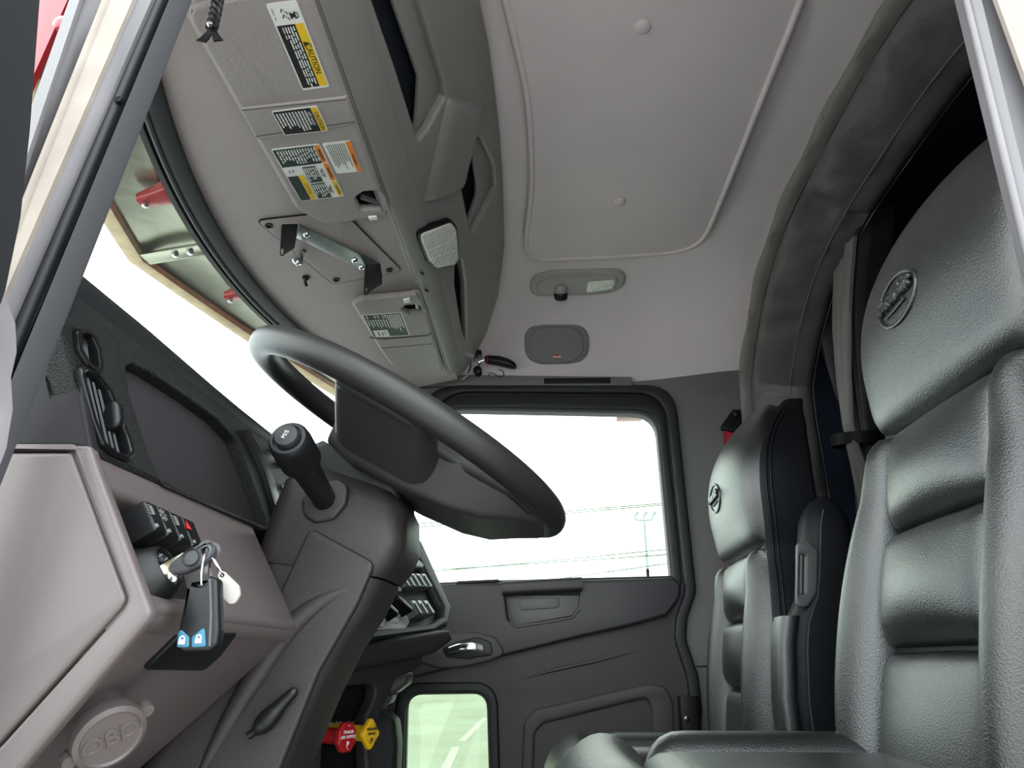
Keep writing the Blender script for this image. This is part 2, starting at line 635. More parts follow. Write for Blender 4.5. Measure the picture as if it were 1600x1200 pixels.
wl = plate('wall_left', Frame((0, 0.085, 0), (1, 0, 0), (0, 0, 1)), [(0.46, 0), (1.75, 0), (1.75, 2.13), (0.44, 2.13), (0.44, 1.2)], (), 0.03, 0.004, 'wall_grey')
tag(wl, 'grey driver-side wall behind the door opening', 'wall', kind=ST)


# ---- ceiling
def sst(x):
    x = min(max(x, 0), 1)
    return x * x * (3 - 2 * x)


def ceil_ap(X):
    s = sst((X - 0.2) / 0.48)
    return 0.26 + 0.11 * s, 5.5 - 2.5 * s


def ceilZ(X, Y):
    A, p = ceil_ap(X)
    return 1.815 - A * (abs(Y - CY) / 0.93) ** p


def ceil_dmax(X, z=1.54):
    A, p = ceil_ap(X)
    return min(0.935, 0.93 * ((1.815 - z) / A) ** (1 / p))


vs_, fs = [], []
NX, NY = 34, 60
for i in range(NX):
    X = -0.42 + (0.80 + 0.42) * i / (NX - 1)
    dm = ceil_dmax(X)
    for j in range(NY):
        t = -1 + 2 * j / (NY - 1)
        d = math.copysign(1 - (1 - abs(t)) ** 1.6, t) * dm
        vs_.append((X, CY + d, ceilZ(X, CY + d)))
for i in range(NX - 1):
    for j in range(NY - 1):
        fs.append((i * NY + j, i * NY + j + 1, (i + 1) * NY + j + 1, (i + 1) * NY + j))
ce = put('ceiling', new_mesh('ceiling', vs_, fs), 'headliner')
tag(ce, 'mauve-grey moulded headliner of the cab roof', 'ceiling', kind=ST)
FC = Frame((0, 0, 1.80), (1, 0, 0), (0, -1, 0))
L_ = [(-0.066, -0.60), (-0.05, -0.72), (-0.03, -0.88), (-0.026, -1.05), (-0.03, -1.22), (-0.05, -1.42)]
out = L_ + [(-0.052, -1.50), (-0.035, -1.545), (0.0, -1.565), (0.1, -1.565), (0.2, -1.563), (0.3, -1.557), (0.38, -1.549), (0.425, -1.535), (0.458, -1.508), (0.477, -1.465), (0.485, -1.40), (0.489, -1.25), (0.492, -1.1), (0.495, -0.95), (0.498, -0.8), (0.50, -0.68), (0.493, -0.60), (0.46, -0.555), (0.38, -0.54), (0.25, -0.54), (0.1, -0.54), (0.0, -0.54), (-0.045, -0.56)]
out = [tuple(p) for p in spline(out, 4, True)]
hat = plate('roof_panel', FC, out, (), 0.03, 0.006, 'headliner', ce, top=0.006, bres=4)
hat['label'] = 'raised centre panel of the headliner with a beaded edge'
bead = tube('edge_bead', [FC.p(a, b, 0.003) for a, b in out], 0.009, 'headliner', hat, closed=True, seg=8)
# flat-topped plugs
for (x, y, r) in ((1004, 41, 0.0165), (968, 315, 0.0155)):
    a, b = FC.lift(0.006).px([(x, y)])[0]
    lathe('fastener_plug', FC, [(r * 0.1, 0.0145), (r * 0.75, 0.0135), (r * 0.95, 0.011), (r, 0.007), (r, -0.002)][::-1], 'headliner', hat, 24, a, b)

# ---- passenger side wall with the door opening
FD = Frame((0, 1.98, 0), (1, 0, 0), (0, 0, 1))
door_px = [(652, 640), (690, 612), (722, 604), (1050, 606), (1077, 860), (1083, 925), (1069, 965), (1067, 1000), (1086, 1055), (1092, 1110), (1080, 1215), (1000, 1290), (560, 1290), (560, 1000), (610, 800)]
DR = [0.1, 0.1, 0.1, 0.11, 0.1, 0.06, 0.06, 0.08, 0.1, 0.05, 0.05, 0.05, 0.02, 0.02, 0.1]
door_out = round_poly(FD.px(door_px), DR, 7)
wall_out = [(-0.56, 1.56), (-0.66, 1.25), (-0.78, 0.92), (-1.05, 0.9), (-1.05, 0.0), (0.84, 0.0), (0.84, 1.42), (0.46, 1.50), (0.25, 1.56)]
wr = plate('wall_right', FD, wall_out, [door_out], 0.05, 0.003, 'wall_grey', top=-0.004)
tag(wr, 'grey side wall panel around the passenger door', 'wall', kind=ST)
vs_, fs = [], []
for i in range(20):
    X = 0.20 + 0.64 * i / 19
    dm = ceil_dmax(min(X, 0.72))
    A, p = ceil_ap(min(X, 0.72))
    sl_ = A * p / 0.93 * (dm / 0.93) ** (p - 1)
    z1 = 1.54 - (1.986 - CY - dm) * sl_ * 1.1 - 0.02
    for j in range(8):
        t = j / 7
        y = CY + dm + (1.986 - CY - dm) * (1 - (1 - t) ** 1.7)
        z = 1.541 + (z1 - 1.541) * t
        vs_.append((X, y, z))
for i in range(19):
    for j in range(7):
        fs.append((i * 8 + j, i * 8 + j + 1, (i + 1) * 8 + j + 1, (i + 1) * 8 + j))
put('corner_panel', new_mesh('corner_panel', vs_, fs), 'wall_grey', wr)
# ledge strip above the door and the dark slot plate
strip = plate('ledge_strip', FD, round_poly(FD.px([(640, 588), (660, 588), (986, 592), (987, 606), (640, 606)]), 0.004, 3), (), 0.03, 0.004, 'wall_grey', wr, top=0.02)
plate('slot_plate', FD, FD.px([(850, 595), (953, 594), (953, 602), (850, 603)]), (), 0.01, 0.001, 'vent_black', wr, top=0.024)
plate('lower_joint', FD, FD.px([(1088, 1040), (1106, 1040), (1106, 1042), (1088, 1042)]), (), 0.01, 0, 'vent_black', wr, top=0.0)

# ---- passenger door
D1 = thing('door_1', 'closed dark grey passenger door with a large upper and a small lower window', 'door', (0.05, 2.0, 0.1), kind=ST)
win_px = [(622, 925), (634, 820), (676, 668), (706, 640), (1024, 646), (1049, 915)]
win_r = [0.02, 0.05, 0.10, 0.10, 0.085, 0.02]
win_in = round_poly(FD.px(win_px), win_r, 6)
peep_px = [(630, 1262), (635, 1084), (762, 1082), (767, 1262)]
peep_in = round_poly(FD.px(peep_px), 0.045, 7)
door_in = round_poly(FD.px([(660, 650), (696, 618), (724, 611), (1043, 613), (1069, 862), (1075, 925), (1061, 965), (1059, 1000), (1078, 1058), (1084, 1110), (1072, 1207), (995, 1280), (568, 1280), (568, 1003), (618, 806)]), DR, 7)
plate('door_sheet', FD, door_in, [win_in, peep_in], 0.05, 0.003, 'door_lower', D1, top=0.0)
ring('door_seal', FD, round_poly(FD.px([(646, 636), (688, 609), (722, 602), (1053, 604), (1080, 860), (1087, 925), (1073, 965), (1071, 1000), (1090, 1055), (1096, 1110), (1084, 1215), (1003, 1293), (556, 1293), (556, 1000), (606, 798)]), DR, 7),
     round_poly(FD.px([(668, 655), (700, 622), (726, 615), (1038, 617), (1063, 864), (1069, 925), (1055, 965), (1053, 1000), (1072, 1060), (1078, 1110), (1066, 1200), (990, 1272), (576, 1272), (576, 1006), (626, 812)]), DR, 7), 0.03, 0.008, 'rubber', D1, top=0.02)
# window surround: dark frame stepping back to the glass
wframe = ring('window_frame', FD, round_poly(FD.px([(606, 932), (616, 818), (660, 660), (700, 624), (728, 617), (1036, 619), (1062, 866), (1066, 912), (1050, 930)]), [0.03, 0.05, 0.1, 0.1, 0.1, 0.10, 0.05, 0.02, 0.02], 7), round_poly(FD.px([(620, 925), (631, 820), (674, 668), (705, 637), (1027, 642), (1052, 915)]), win_r, 6), 0.04, 0.006, 'rubber', D1, top=0.008)
ring('bright_strip', FD, round_poly(FD.px([(619, 926), (630, 820), (673, 667), (704, 635), (1029, 640), (1054, 916)]), win_r, 6),
     round_poly(FD.px([(623, 924), (634, 820), (677, 669), (707, 639), (1024, 644.5), (1049, 914)]), win_r, 6), 0.012, 0.002, 'rubber_grey', wframe, top=-0.008)
wg = plate('window_pane', FD, round_poly(FD.px([(619, 930), (630, 820), (673, 667), (704, 635), (1028, 641), (1055, 920)]), win_r, 5), (), 0.005, 0, 'window_glass', D1, top=-0.022)
wg['label'] = 'clear glass of the upper door window'
pframe = ring('window_frame', FD, round_poly(FD.px([(613, 1275), (619, 1067), (777, 1065), (784, 1275)]), 0.075, 7), round_poly(FD.px(peep_px), 0.045, 7), 0.035, 0.007, 'rubber', D1, top=0.012)
ring('inner_lip', FD, round_poly(FD.px([(627, 1264), (632, 1081), (765, 1079), (770, 1264)]), 0.045, 7), round_poly(FD.px([(632, 1260), (637, 1086), (760, 1084), (765, 1260)]), 0.045, 7), 0.014, 0.002, 'vent_black', pframe, top=-0.004)
pg = plate('window_pane', FD, round_poly(FD.px([(628, 1265), (633, 1081), (764, 1079), (769, 1265)]), 0.045, 6), (), 0.005, 0, 'tinted_glass', D1, top=-0.02)
pg['label'] = 'clear glass of the small lower door window'
# etched maker mark on the glass
FW = FD.lift(-0.021)
a, b = FW.px([(1022, 868)])[0]
text('glass_mark', FW, a, b, 'HARGEAND', 0.014, 'wire_dark', wg, h=0.0002, thick=0.0002)
quads2d('glass_mark', FW, [[(a - 0.018, b - 0.012 - 0.009 * k), (a + 0.016 - 0.004 * (k % 2), b - 0.012 - 0.009 * k), (a + 0.016 - 0.004 * (k % 2), b - 0.0105 - 0.009 * k), (a - 0.018, b - 0.0105 - 0.009 * k)] for k in range(3)], 'print_grey', wg, 0.0002, 0.0002)
# lock pin
a, b = FD.px([(1012, 898)])[0]
tube('lock_pin', [FD.p(a, b - 0.02, 0.004), FD.p(a, b + 0.012, 0.004), FD.p(a, b + 0.018, 0.004)], [0.004, 0.0055, 0.003], 'plastic_black', D1, seg=8)

# upper trim: soft dark panel with a pull pocket
up_px = [(596, 922), (700, 914), (900, 908), (1050, 904), (1062, 915), (1060, 935), (1040, 962), (985, 978), (900, 997), (800, 1022), (700, 1046), (600, 1070), (575, 1050)]
pocket_px = [(789, 920), (906, 914), (903, 950), (893, 962), (806, 978), (795, 968)]
upf = FD.px(up_px)
up_trim = plate('upper_trim', FD, round_poly(upf, 0.018, 4), [round_poly(FD.px(pocket_px), 0.012, 4)], 0.035, 0.009, 'door_upper', D1, top=0.03, bres=4)
plate('pocket_liner', FD, round_poly(FD.px([(786, 915), (909, 910), (906, 953), (895, 966), (803, 982), (791, 970)]), 0.012, 4), (), 0.006, 0.002, 'handle_grey', up_trim, top=0.004)
plate('pocket_pad', FD, round_poly(FD.px([(812, 936), (874, 933), (874, 950), (812, 954)]), 0.014, 5), (), 0.008, 0.002, 'handle_grey', up_trim, top=0.008)
# bottom lip of the pocket
tube('pocket_lip', [FD.p(*q, 0.03) for q in FD.px([(797, 972), (806, 980), (850, 974), (894, 966), (905, 952)])], 0.004, 'handle_grey', up_trim, seg=8)
# grab bar across the pocket top
secs = []
for q in resample(np.array(FD.px([(786, 921), (830, 918), (870, 916), (909, 914)])), 9):
    secs.append([FD.p(q[0], q[1] + y, 0.03 + x) for x, y in rrect(0.018, 0.021, 0.012)])
loft('pull_bar', secs, 'door_upper', up_trim)
# ridge on top at the sill
tube('sill_ridge', [FD.p(*q, 0.012) for q in FD.px([(600, 919), (700, 913), (780, 910), (1050, 903)])], 0.006, 'door_upper', D1, seg=8)
plate('sill_switch', FD, round_poly(FD.px([(712, 914), (780, 910), (780, 906), (716, 909)]), 0.003, 3), (), 0.02, 0.002, 'plastic_black', D1, top=0.024)
# release handle in a round bowl
bowl = plate('handle_bowl', FD, round_poly(FD.px([(640, 1012), (672, 992), (745, 988), (775, 995), (792, 1022), (770, 1032), (730, 1042), (690, 1045), (655, 1035)]), 0.03, 5), (), 0.02, 0.007, 'door_lower', D1, top=0.036, bres=4)
plate('bowl_recess', FD, round_poly(FD.px([(692, 1012), (716, 1003), (748, 996), (768, 1003), (772, 1024), (748, 1027), (735, 1030), (700, 1027)]), 0.015, 5), (), 0.012, 0.003, 'plastic_black', bowl, top=0.040)
hp = FD.px([(704, 1016), (722, 1011), (740, 1010), (757, 1014)])
hl = loft('release_lever', [[FD.p(q[0], q[1] + y, hh + x) for x, y in rrect(0.006, ry, 0.005)] for q, hh, ry in zip(resample(np.array(hp), 7), (0.044, 0.05, 0.054, 0.055, 0.054, 0.05, 0.045), (0.009, 0.011, 0.012, 0.012, 0.013, 0.014, 0.013))], 'chrome', bowl)
hl['label'] = 'chrome door release lever'
# lower panel relief: armrest crease and map-pocket recess
tube('crease_ridge', [FD.p(*q, 0.0) for q in FD.px([(812, 1062), (860, 1048), (930, 1033), (1000, 1016)])], [0.001, 0.006, 0.006, 0.001], 'door_lower', D1, seg=8)
ring('pocket_rim', FD, round_poly(FD.px([(812, 1275), (818, 1130), (835, 1108), (880, 1098), (1010, 1068), (1040, 1072), (1052, 1100), (1052, 1275)]), 0.03, 5), round_poly(FD.px([(832, 1275), (836, 1145), (850, 1130), (1000, 1092), (1012, 1092), (1018, 1110), (1018, 1275)]), 0.025, 5), 0.02, 0.008, 'door_lower', D1, top=0.014)

# red fairing corner outside the window
FMk = Frame((0, 2.035, 0), (1, 0, 0), (0, 0, 1))
mk = np.array(FMk.px([(985, 648)])[0])
mo = loft('red_fairing', [[FMk.p(mk[0] + q[0] * s_, mk[1] + q[1] * s_ + 0.004, h) for q in rrect(0.05, 0.009, 0.008)] for s_, h in ((0.7, 0.03), (1, 0.02), (1, -0.06), (0.8, -0.07))], 'red_paint', wr)
mo['label'] = 'red painted fairing corner outside the window'
# ================================================================= WINDSHIELD, HEADER, OVERHEAD CONSOLE
FH = Frame((-0.335, 0, 1.523), (0, 1, 0), (1, 0, 0.2))     # header plane, seen from below; coords (Y, along X)


def HX(b):        # world X of a header coordinate
    return -0.335 + b * FH.v[0]


_in = np.array(FH.px([(238, 142), (258, 217), (292, 300), (346, 383), (400, 442), (470, 505), (540, 556)]))
_d = _in[:, 0] - CY
_A = np.stack([np.ones_like(_d), _d ** 2, _d ** 4], 1)
_co = np.linalg.lstsq(_A, _in[:, 1], rcond=None)[0]


def gb(Y):
    d = Y - CY
    return float(_co[0] + _co[1] * d * d + _co[2] * d ** 4)


YS = np.linspace(0.2, 1.9, 41)
front = [(float(y), gb(y)) for y in YS]
hd_out = [(0.2, 0.03)] + front + [(1.9, 0.03)]
hp_ = thing('trim_1', 'grey vinyl-covered header panel above the windshield', 'header panel', (-0.5, CY, 1.48), kind=ST)
plate('header_board', FH, hd_out, (), 0.02, 0.003, 'header_vinyl', hp_)
# cover plate in the middle with four screws
cov = plate('access_cover', FH, round_poly(FH.px([(400, 343), (535, 328), (628, 422), (521, 443)]), [0.012, 0.004, 0.012, 0.014], 4), (), 0.006, 0.0022, 'header_vinyl', hp_, top=0.0035)
cvo = round_poly(FH.px([(400, 343), (535, 328), (628, 422), (521, 443)]), [0.012, 0.004, 0.012, 0.014], 4)
tube('joint_line', [FH.p(a, b, 0.0012) for a, b in cvo], 0.0022, 'plastic_black', hp_, closed=True, seg=6)
for q in ((420, 350), (525, 435), (608, 420)):
    a, b = FH.px([q])[0]
    sc = lathe('screw', FH, [(0.0085, 0.003), (0.0085, 0.0052), (0.007, 0.0062), (0.004, 0.0058), (0.0038, 0.0042), (0.0002, 0.004)], 'plastic_black', cov, 16, a, b)
a, b = FH.px([(478, 433)])[0]
ck = lathe('cable_hole', FH, [(0.009, 0.0), (0.009, 0.003), (0.006, 0.004), (0.0055, 0.001), (0.0002, 0.001)], 'plastic_black', hp_, 16, a, b)
tube('cable_stub', [FH.p(a, b, 0.0), FH.p(a + 0.004, b - 0.004, 0.012), FH.p(a + 0.012, b - 0.004, 0.016)], 0.004, 'plastic_black', ck, seg=8)

# ---- windshield: rubber gasket, bead and bowed glass
WS = thing('window_1', 'curved windshield with a black rubber gasket', 'windshield', (-0.9, CY, 0.93), kind=ST)
YW = np.linspace(0.16, 1.94, 45)


def gpt(y, back, h):
    """point near the header front edge: back = metres ahead of it, h = below the header plane"""
    return FH.p(y, gb(y) - back, h)


loft('gasket', [[gpt(y, -0.010, 0.004), gpt(y, -0.006, 0.010), gpt(y, 0.014, 0.012), gpt(y, 0.026, 0.008), gpt(y, 0.030, -0.002), gpt(y, 0.0, -0.012)] for y in YW], 'rubber', WS)
loft('gasket_bead', [[gpt(y, 0.030 + 0.006 * math.cos(t), 0.006 + 0.007 * math.sin(t)) for t in np.linspace(0, 2 * math.pi, 9)[:-1]] for y in YW], 'rubber_grey', WS)
loft('gasket_lip', [[gpt(y, 0.036, 0.006), gpt(y, 0.040, 0.012), gpt(y, 0.050, 0.010), gpt(y, 0.050, -0.008), gpt(y, 0.036, -0.008)] for y in YW], 'rubber', WS)


def gbot(y):
    d = y - CY
    return np.array([-1.02 + 0.34 * d * d, y, 0.90])


secs = []
for y in YW:
    t0, t1 = gpt(y, 0.045, 0.0), gbot(y)
    secs.append([t0 + (t1 - t0) * k / 10 + np.array([-0.02 * math.sin(math.pi * k / 10), 0, 0]) for k in range(11)])
gw = loft('glass_pane', secs, 'windshield_glass', WS, closed=False, caps=False)
tube('lower_gasket', [gbot(y) for y in YW], 0.018, 'rubber', WS, seg=8)
# far roof pillar between windshield and door window
secs = []
for k in range(12):
    t = k / 11
    p = np.array([-0.56 - 0.22 * t, 1.93, 1.50 - 0.58 * t])
    secs.append([p + np.array([0.0 + x * 1.0, 0.02 + y, 0]) for x, y in rrect(0.045, 0.035, 0.02)])
fp = loft('trim_2', secs, 'wall_grey')
tag(fp, 'grey far windshield pillar beside the passenger door', 'pillar', kind=ST)

# ---- exterior sun visor above the windshield: bright metal, bent at the middle
ev_tip = {1.05: onY(205, 402, 1.05)}


def vis_front(y):
    d = y - CY
    c = ev_tip[1.05]
    return np.array([c[0] + 0.22 * abs(d) + 0.06 * d * d, y, c[2] - 0.02 * abs(d)])


def vis_rear(y):
    g_ = FH.p(y, gb(y) - 0.02, -0.11)
    return g_


EV = thing('exterior_visor', 'polished metal outside sun visor bent at the middle, above the windshield', 'sun visor', (-0.9, CY, 1.5))
for (ya, yb) in ((0.25, CY), (CY, 1.98)):
    secs = []
    for y in np.linspace(ya, yb, 14):
        f, r = vis_front(y), vis_rear(y)
        n_ = nrm(np.cross(r - f, (0, 1, 0)))
        if n_[2] < 0:
            n_ = -n_
        secs.append([f + (r - f) * k / 6 + n_ * (0.012 * math.sin(math.pi * k / 6)) for k in range(7)] + [f + (r - f) * k / 6 + n_ * (0.012 * math.sin(math.pi * k / 6) + 0.003) for k in range(6, -1, -1)])
    loft('visor_blade', secs, 'visor_steel', EV)
    loft('rolled_lip', [[vis_front(y) + nrm(vis_rear(y) - vis_front(y)) * x + np.array([0, 0, -z]) for x, z in ((-0.004, 0.0), (-0.004, 0.010), (0.014, 0.016), (0.030, 0.016), (0.034, 0.004), (0.030, 0.0))] for y in np.linspace(ya, yb, 10)], 'visor_lip', EV)
c0, c1 = vis_front(CY), vis_rear(CY)
secs = []
for t in (0.1, 1.0):
    p = c0 * (1 - t) + c1 * t + np.array([0, 0, -0.008])
    secs.append([p + np.array([0, x, z]) for x, z in ((-0.022, 0), (-0.022, -0.006), (-0.016, -0.006), (-0.010, -0.004), (0.010, -0.004), (0.016, -0.006), (0.022, -0.006), (0.022, 0))])
strut = loft('centre_strut', secs, 'visor_steel', EV)
for t in (0.42, 0.56):
    p = c0 * (1 - t) + c1 * t + np.array([0, 0, -0.012])
    lathe('bolt', Frame(p, (1, 0, 0), (0, -1, 0)), [(0.008, 0), (0.008, 0.005), (0.005, 0.008), (0.0002, 0.008)], 'steel', strut, 10)
# red brackets between the roof and the visor blade
for yb, tt in ((0.84, 0.42), (1.26, 0.42), (0.62, 0.3), (1.6, 0.4)):
    f, r = vis_front(yb), vis_rear(yb)
    P0 = f * (1 - tt) + r * tt + np.array([0, 0, -0.012])
    P1 = r + np.array([0.05, 0, 0.02])
    secs = []
    for t in np.linspace(0, 1, 8):
        p = P0 * (1 - t) + P1 * t
        w = 0.018 + 0.05 * t ** 1.5
        secs.append([p + np.array([0, x, z]) for x, z in rrect(w, 0.010 + 0.02 * t, 0.008, 3)])
    b_ = loft('red_bracket', secs, 'red_paint', EV)
    b_['label'] = 'red painted visor bracket'
    lathe('bolt', Frame(P0 + np.array([0.012, 0, -0.010]), (1, 0, 0), (0, -1, 0)), [(0.007, 0), (0.007, 0.005), (0.004, 0.007), (0.0002, 0.007)], 'steel', b_, 10)

# ---- overhead console
FK = Frame((-0.335, 0, 1.523), (0, 1, 0), (0.22, 0, 0.277))
right_px = [(745, 0), (759, 65), (768, 130), (777, 205), (782, 280), (785, 380), (776, 455), (758, 515), (735, 560), (716, 586)]
rk = FK.px(right_px)
k_out = [(0.16, 0.0)] + [(y, 0.0) for y in np.linspace(0.3, 1.80, 8)] + [(1.835, 0.005)] + rk[::-1] + [(0.45, rk[0][1] + 0.004), (0.16, rk[0][1] + 0.012)]
pk1 = round_poly(FK.px([(540, -90), (576, 0), (611, 100), (648, 217), (662, 200), (690, 148), (687, 127), (648, 0), (622, -90)]), 0.008, 3)
pk2 = round_poly(FK.px([(735, 210), (746, 213), (766, 255), (769, 290), (759, 313), (733, 364), (728, 345), (716, 287), (722, 256)]), 0.006, 3)
pk3 = round_poly(FK.px([(707, 410), (716, 402), (722, 440), (725, 535), (717, 505), (706, 440)]), 0.006, 3)
OC = thing('overhead_console', 'grey moulded overhead console with open pockets and a reading lamp', 'console', (-0.2, CY, 1.6))
plate('console_body', FK, k_out, [pk1, pk2, pk3], 0.026, 0.008, 'console_plastic', OC, top=0.012, bres=4)
plate('pocket_back', FK, round_poly([(0.2, 0.02), (1.79, 0.02), (1.74, 0.24), (1.6, 0.335), (0.3, 0.345)], 0.01, 3), (), 0.01, 0.002, 'console_shaded', OC, top=-0.035)
plate('pocket_lip', FK, FK.px([(590, -90), (617, 0), (659, 123), (656, 176), (652, 212), (692, 150), (690, 126), (651, -2), (625, -90)]), (), 0.012, 0.004, 'console_plastic', OC, top=-0.006)
plate('pocket_lip', FK, FK.px([(744, 209), (769, 254), (772, 290), (762, 314), (736, 366), (732, 350), (747, 310), (748, 293), (737, 218)]), (), 0.012, 0.004, 'console_plastic', OC, top=-0.004)
# saddle between the pockets
SX = FK.px([(690, 140), (756, 160), (742, 215), (722, 285), (712, 300), (660, 322), (640, 292), (664, 235)])


def SK(u, v, h):
    return FK.p(u, v, 0.011 + h)


c4 = FK.px([(692, 146), (750, 160), (716, 290), (655, 312)])
pad4('saddle', [c4[3], c4[0]], [c4[0], FK.px([(715, 150)])[0], c4[1]], [c4[2], FK.px([(733, 215)])[0], c4[1]], [c4[3], FK.px([(685, 305)])[0], c4[2]], SK, 0.018, 0.03, 'console_plastic', OC, na=14, nb=12, sink=0.02)
# long fascia roll along the lower edge
secs = []
for y in np.linspace(0.18, 1.83, 24):
    w = 0.080 if y < 1.0 else 0.080 - 0.025 * sst((y - 1.0) / 0.8)
    secs.append([FK.p(y, 0.004 + w * (0.5 - 0.5 * math.cos(t)), 0.0095 + 0.010 * math.sin(t) ** 0.6) for t in np.linspace(0, math.pi, 13)] + [FK.p(y, w, -0.01), FK.p(y, 0.004, -0.01)])
loft('fascia_roll', secs, 'console_plastic', OC)
# reading lamp
lamp = plate('lamp_bezel', FK, round_poly(FK.px([(639, 353), (694, 335), (703, 346), (708, 398), (700, 409), (670, 414), (656, 402), (642, 368)]), 0.04, 5), (), 0.04, 0.005, 'plastic_black', OC, top=0.0255, bres=3)
ln = plate('lamp_lens', FK, round_poly(FK.px([(643, 357), (692, 339), (700, 349), (705, 396), (698, 406), (671, 411), (658, 399), (646, 370)]), 0.04, 5), (), 0.016, 0.006, 'lens_clear', lamp, top=0.030, bres=4)
ln['label'] = 'ribbed clear lamp lens'
for t in (0.33, 0.66):
    A_, B_ = FK.px([(652 + 12 * t, 368 + 40 * t), (694 + 6 * t, 350 + 48 * t)])
    tube('lens_rib', [FK.p(*A_, 0.030), FK.p(*B_, 0.030)], 0.0025, 'lens_clear', lamp, seg=6)
for q in ((650, 420), (657, 447)):
    a, b = FK.px([q])[0]
    lathe('rivet', FK, [(0.0035, 0.01), (0.0035, 0.026), (0.0002, 0.0265)], 'plastic_black', OC, 10, a, b)


# ================================================================= SUN VISORS AND STICKERS
def words(rnd, s0, s1):
    out, s = [], s0
    while s < s1 - 0.015:
        e = min(s + rnd.uniform(0.04, 0.11), s1)
        out.append((s, e))
        s = e + 0.018
    return out


def sticker(parent, fr, label, corners, fields, lines=(), texts=(), base='print_white'):
    """corners in pixels: (s0t0, s1t0, s1t1, s0t1); s = reading direction, t = up"""
    P = [np.array(p) for p in fr.px(corners)]

    def st(s, t):
        return tuple(P[0] * (1 - s) * (1 - t) + P[1] * s * (1 - t) + P[2] * s * t + P[3] * (1 - s) * t)
    us = (P[1] + P[2] - P[0] - P[3]) / 2
    ut = (P[3] + P[2] - P[0] - P[1]) / 2
    ang = math.atan2(us[1], us[0])
    b = plate('sticker', fr, round_poly([st(0, 0), st(1, 0), st(1, 1), st(0, 1)], 0.004, 3), (), 0.0012, 0, base, parent, top=0.0008)
    b['label'] = label
    for k, (s0, t0, s1, t1, m_) in enumerate(fields):
        quads2d('printed_field', fr, [[st(s0, t0), st(s1, t0), st(s1, t1), st(s0, t1)]], m_, b, 0.0008 + 0.00015 * (k + 1), 0.0002)
    rnd = random.Random(len(label))
    by = {}
    for (s0, s1, t, th, m_) in lines:
        for (a, e) in words(rnd, s0, s1):
            by.setdefault(m_, []).append([st(a, t - th / 2), st(e, t - th / 2), st(e, t + th / 2), st(a, t + th / 2)])
    for m_, qs in by.items():
        quads2d('fine_print', fr, qs, m_, b, 0.0018, 0.0002)['kind'] = 'stuff'
    for (s, t, tx, size, m_) in texts:
        p = st(s, t)
        text('lettering', fr, p[0], p[1], tx, size * np.linalg.norm(ut), m_, b, ang, h=0.0022, thick=0.0003)
    return b


def pline(rnd, s0, s1a, s1b, t0, t1, n, th, m_):
    return [(s0, rnd.uniform(s1a, s1b), t0 + (t1 - t0) * k / max(n - 1, 1), th, m_) for k in range(n)]


rnd = random.Random(4)
# driver visor
V1 = thing('sun_visor', 'grey vinyl sun visor covered in yellow and orange warning stickers', 'sun visor', (-0.42, 0.62, 1.48))
vo = FH.px([(302, 28), (466, 316), (488, 334), (525, 337), (601, 325), (596, 300), (535, 132)])
b_r = [p[1] for p in vo]
vb = [(0.345, vo[0][1]), (vo[1][0], vo[0][1] + 0.002), (vo[3][0] - 0.004, vo[3][1] - 0.02), (vo[4][0], vo[4][1] + 0.004), (vo[5][0], vo[5][1] + 0.004), (0.345, vo[6][1] + 0.006)]
FV = FH.lift(0.024)
cut1 = round_poly(FH.px([(553, 296), (566, 286), (583, 285), (592, 292), (600, 312), (562, 314)]), 0.006, 3)
vbp = round_poly(vb, [0.03, 0.05, 0.035, 0.006, 0.006, 0.02], 6)
plate('visor_body', FH, vbp, [cut1], 0.02, 0.008, 'visor_vinyl', V1, top=0.024, bres=4)
tube('edge_piping', [FH.p(q[0], q[1], 0.013) for q in vbp[:22]], 0.0035, 'visor_vinyl', V1, seg=8)
tube('stitch_line', [FH.p(q[0], q[1] + 0.0045, 0.0215) for q in vbp[3:12]], 0.0012, 'stitch', V1, seg=6)
bs = FH.lift(0.0245).px([(376, 168), (541, 150), (556, 193), (402, 217)])
bnd = plate('elastic_band', FH, [bs[0], bs[3], bs[2], bs[1]], (), 0.012, 0.003, 'visor_vinyl', V1, top=0.0275)
for (p, q) in (((378, 172), (541, 155)), ((400, 213), (554, 190))):
    A_, B_ = FH.lift(0.027).px([p, q])
    tube('stitch_line', [FH.p(*A_, 0.0272), FH.p(*B_, 0.0272)], 0.0009, 'stitch', bnd, seg=6)
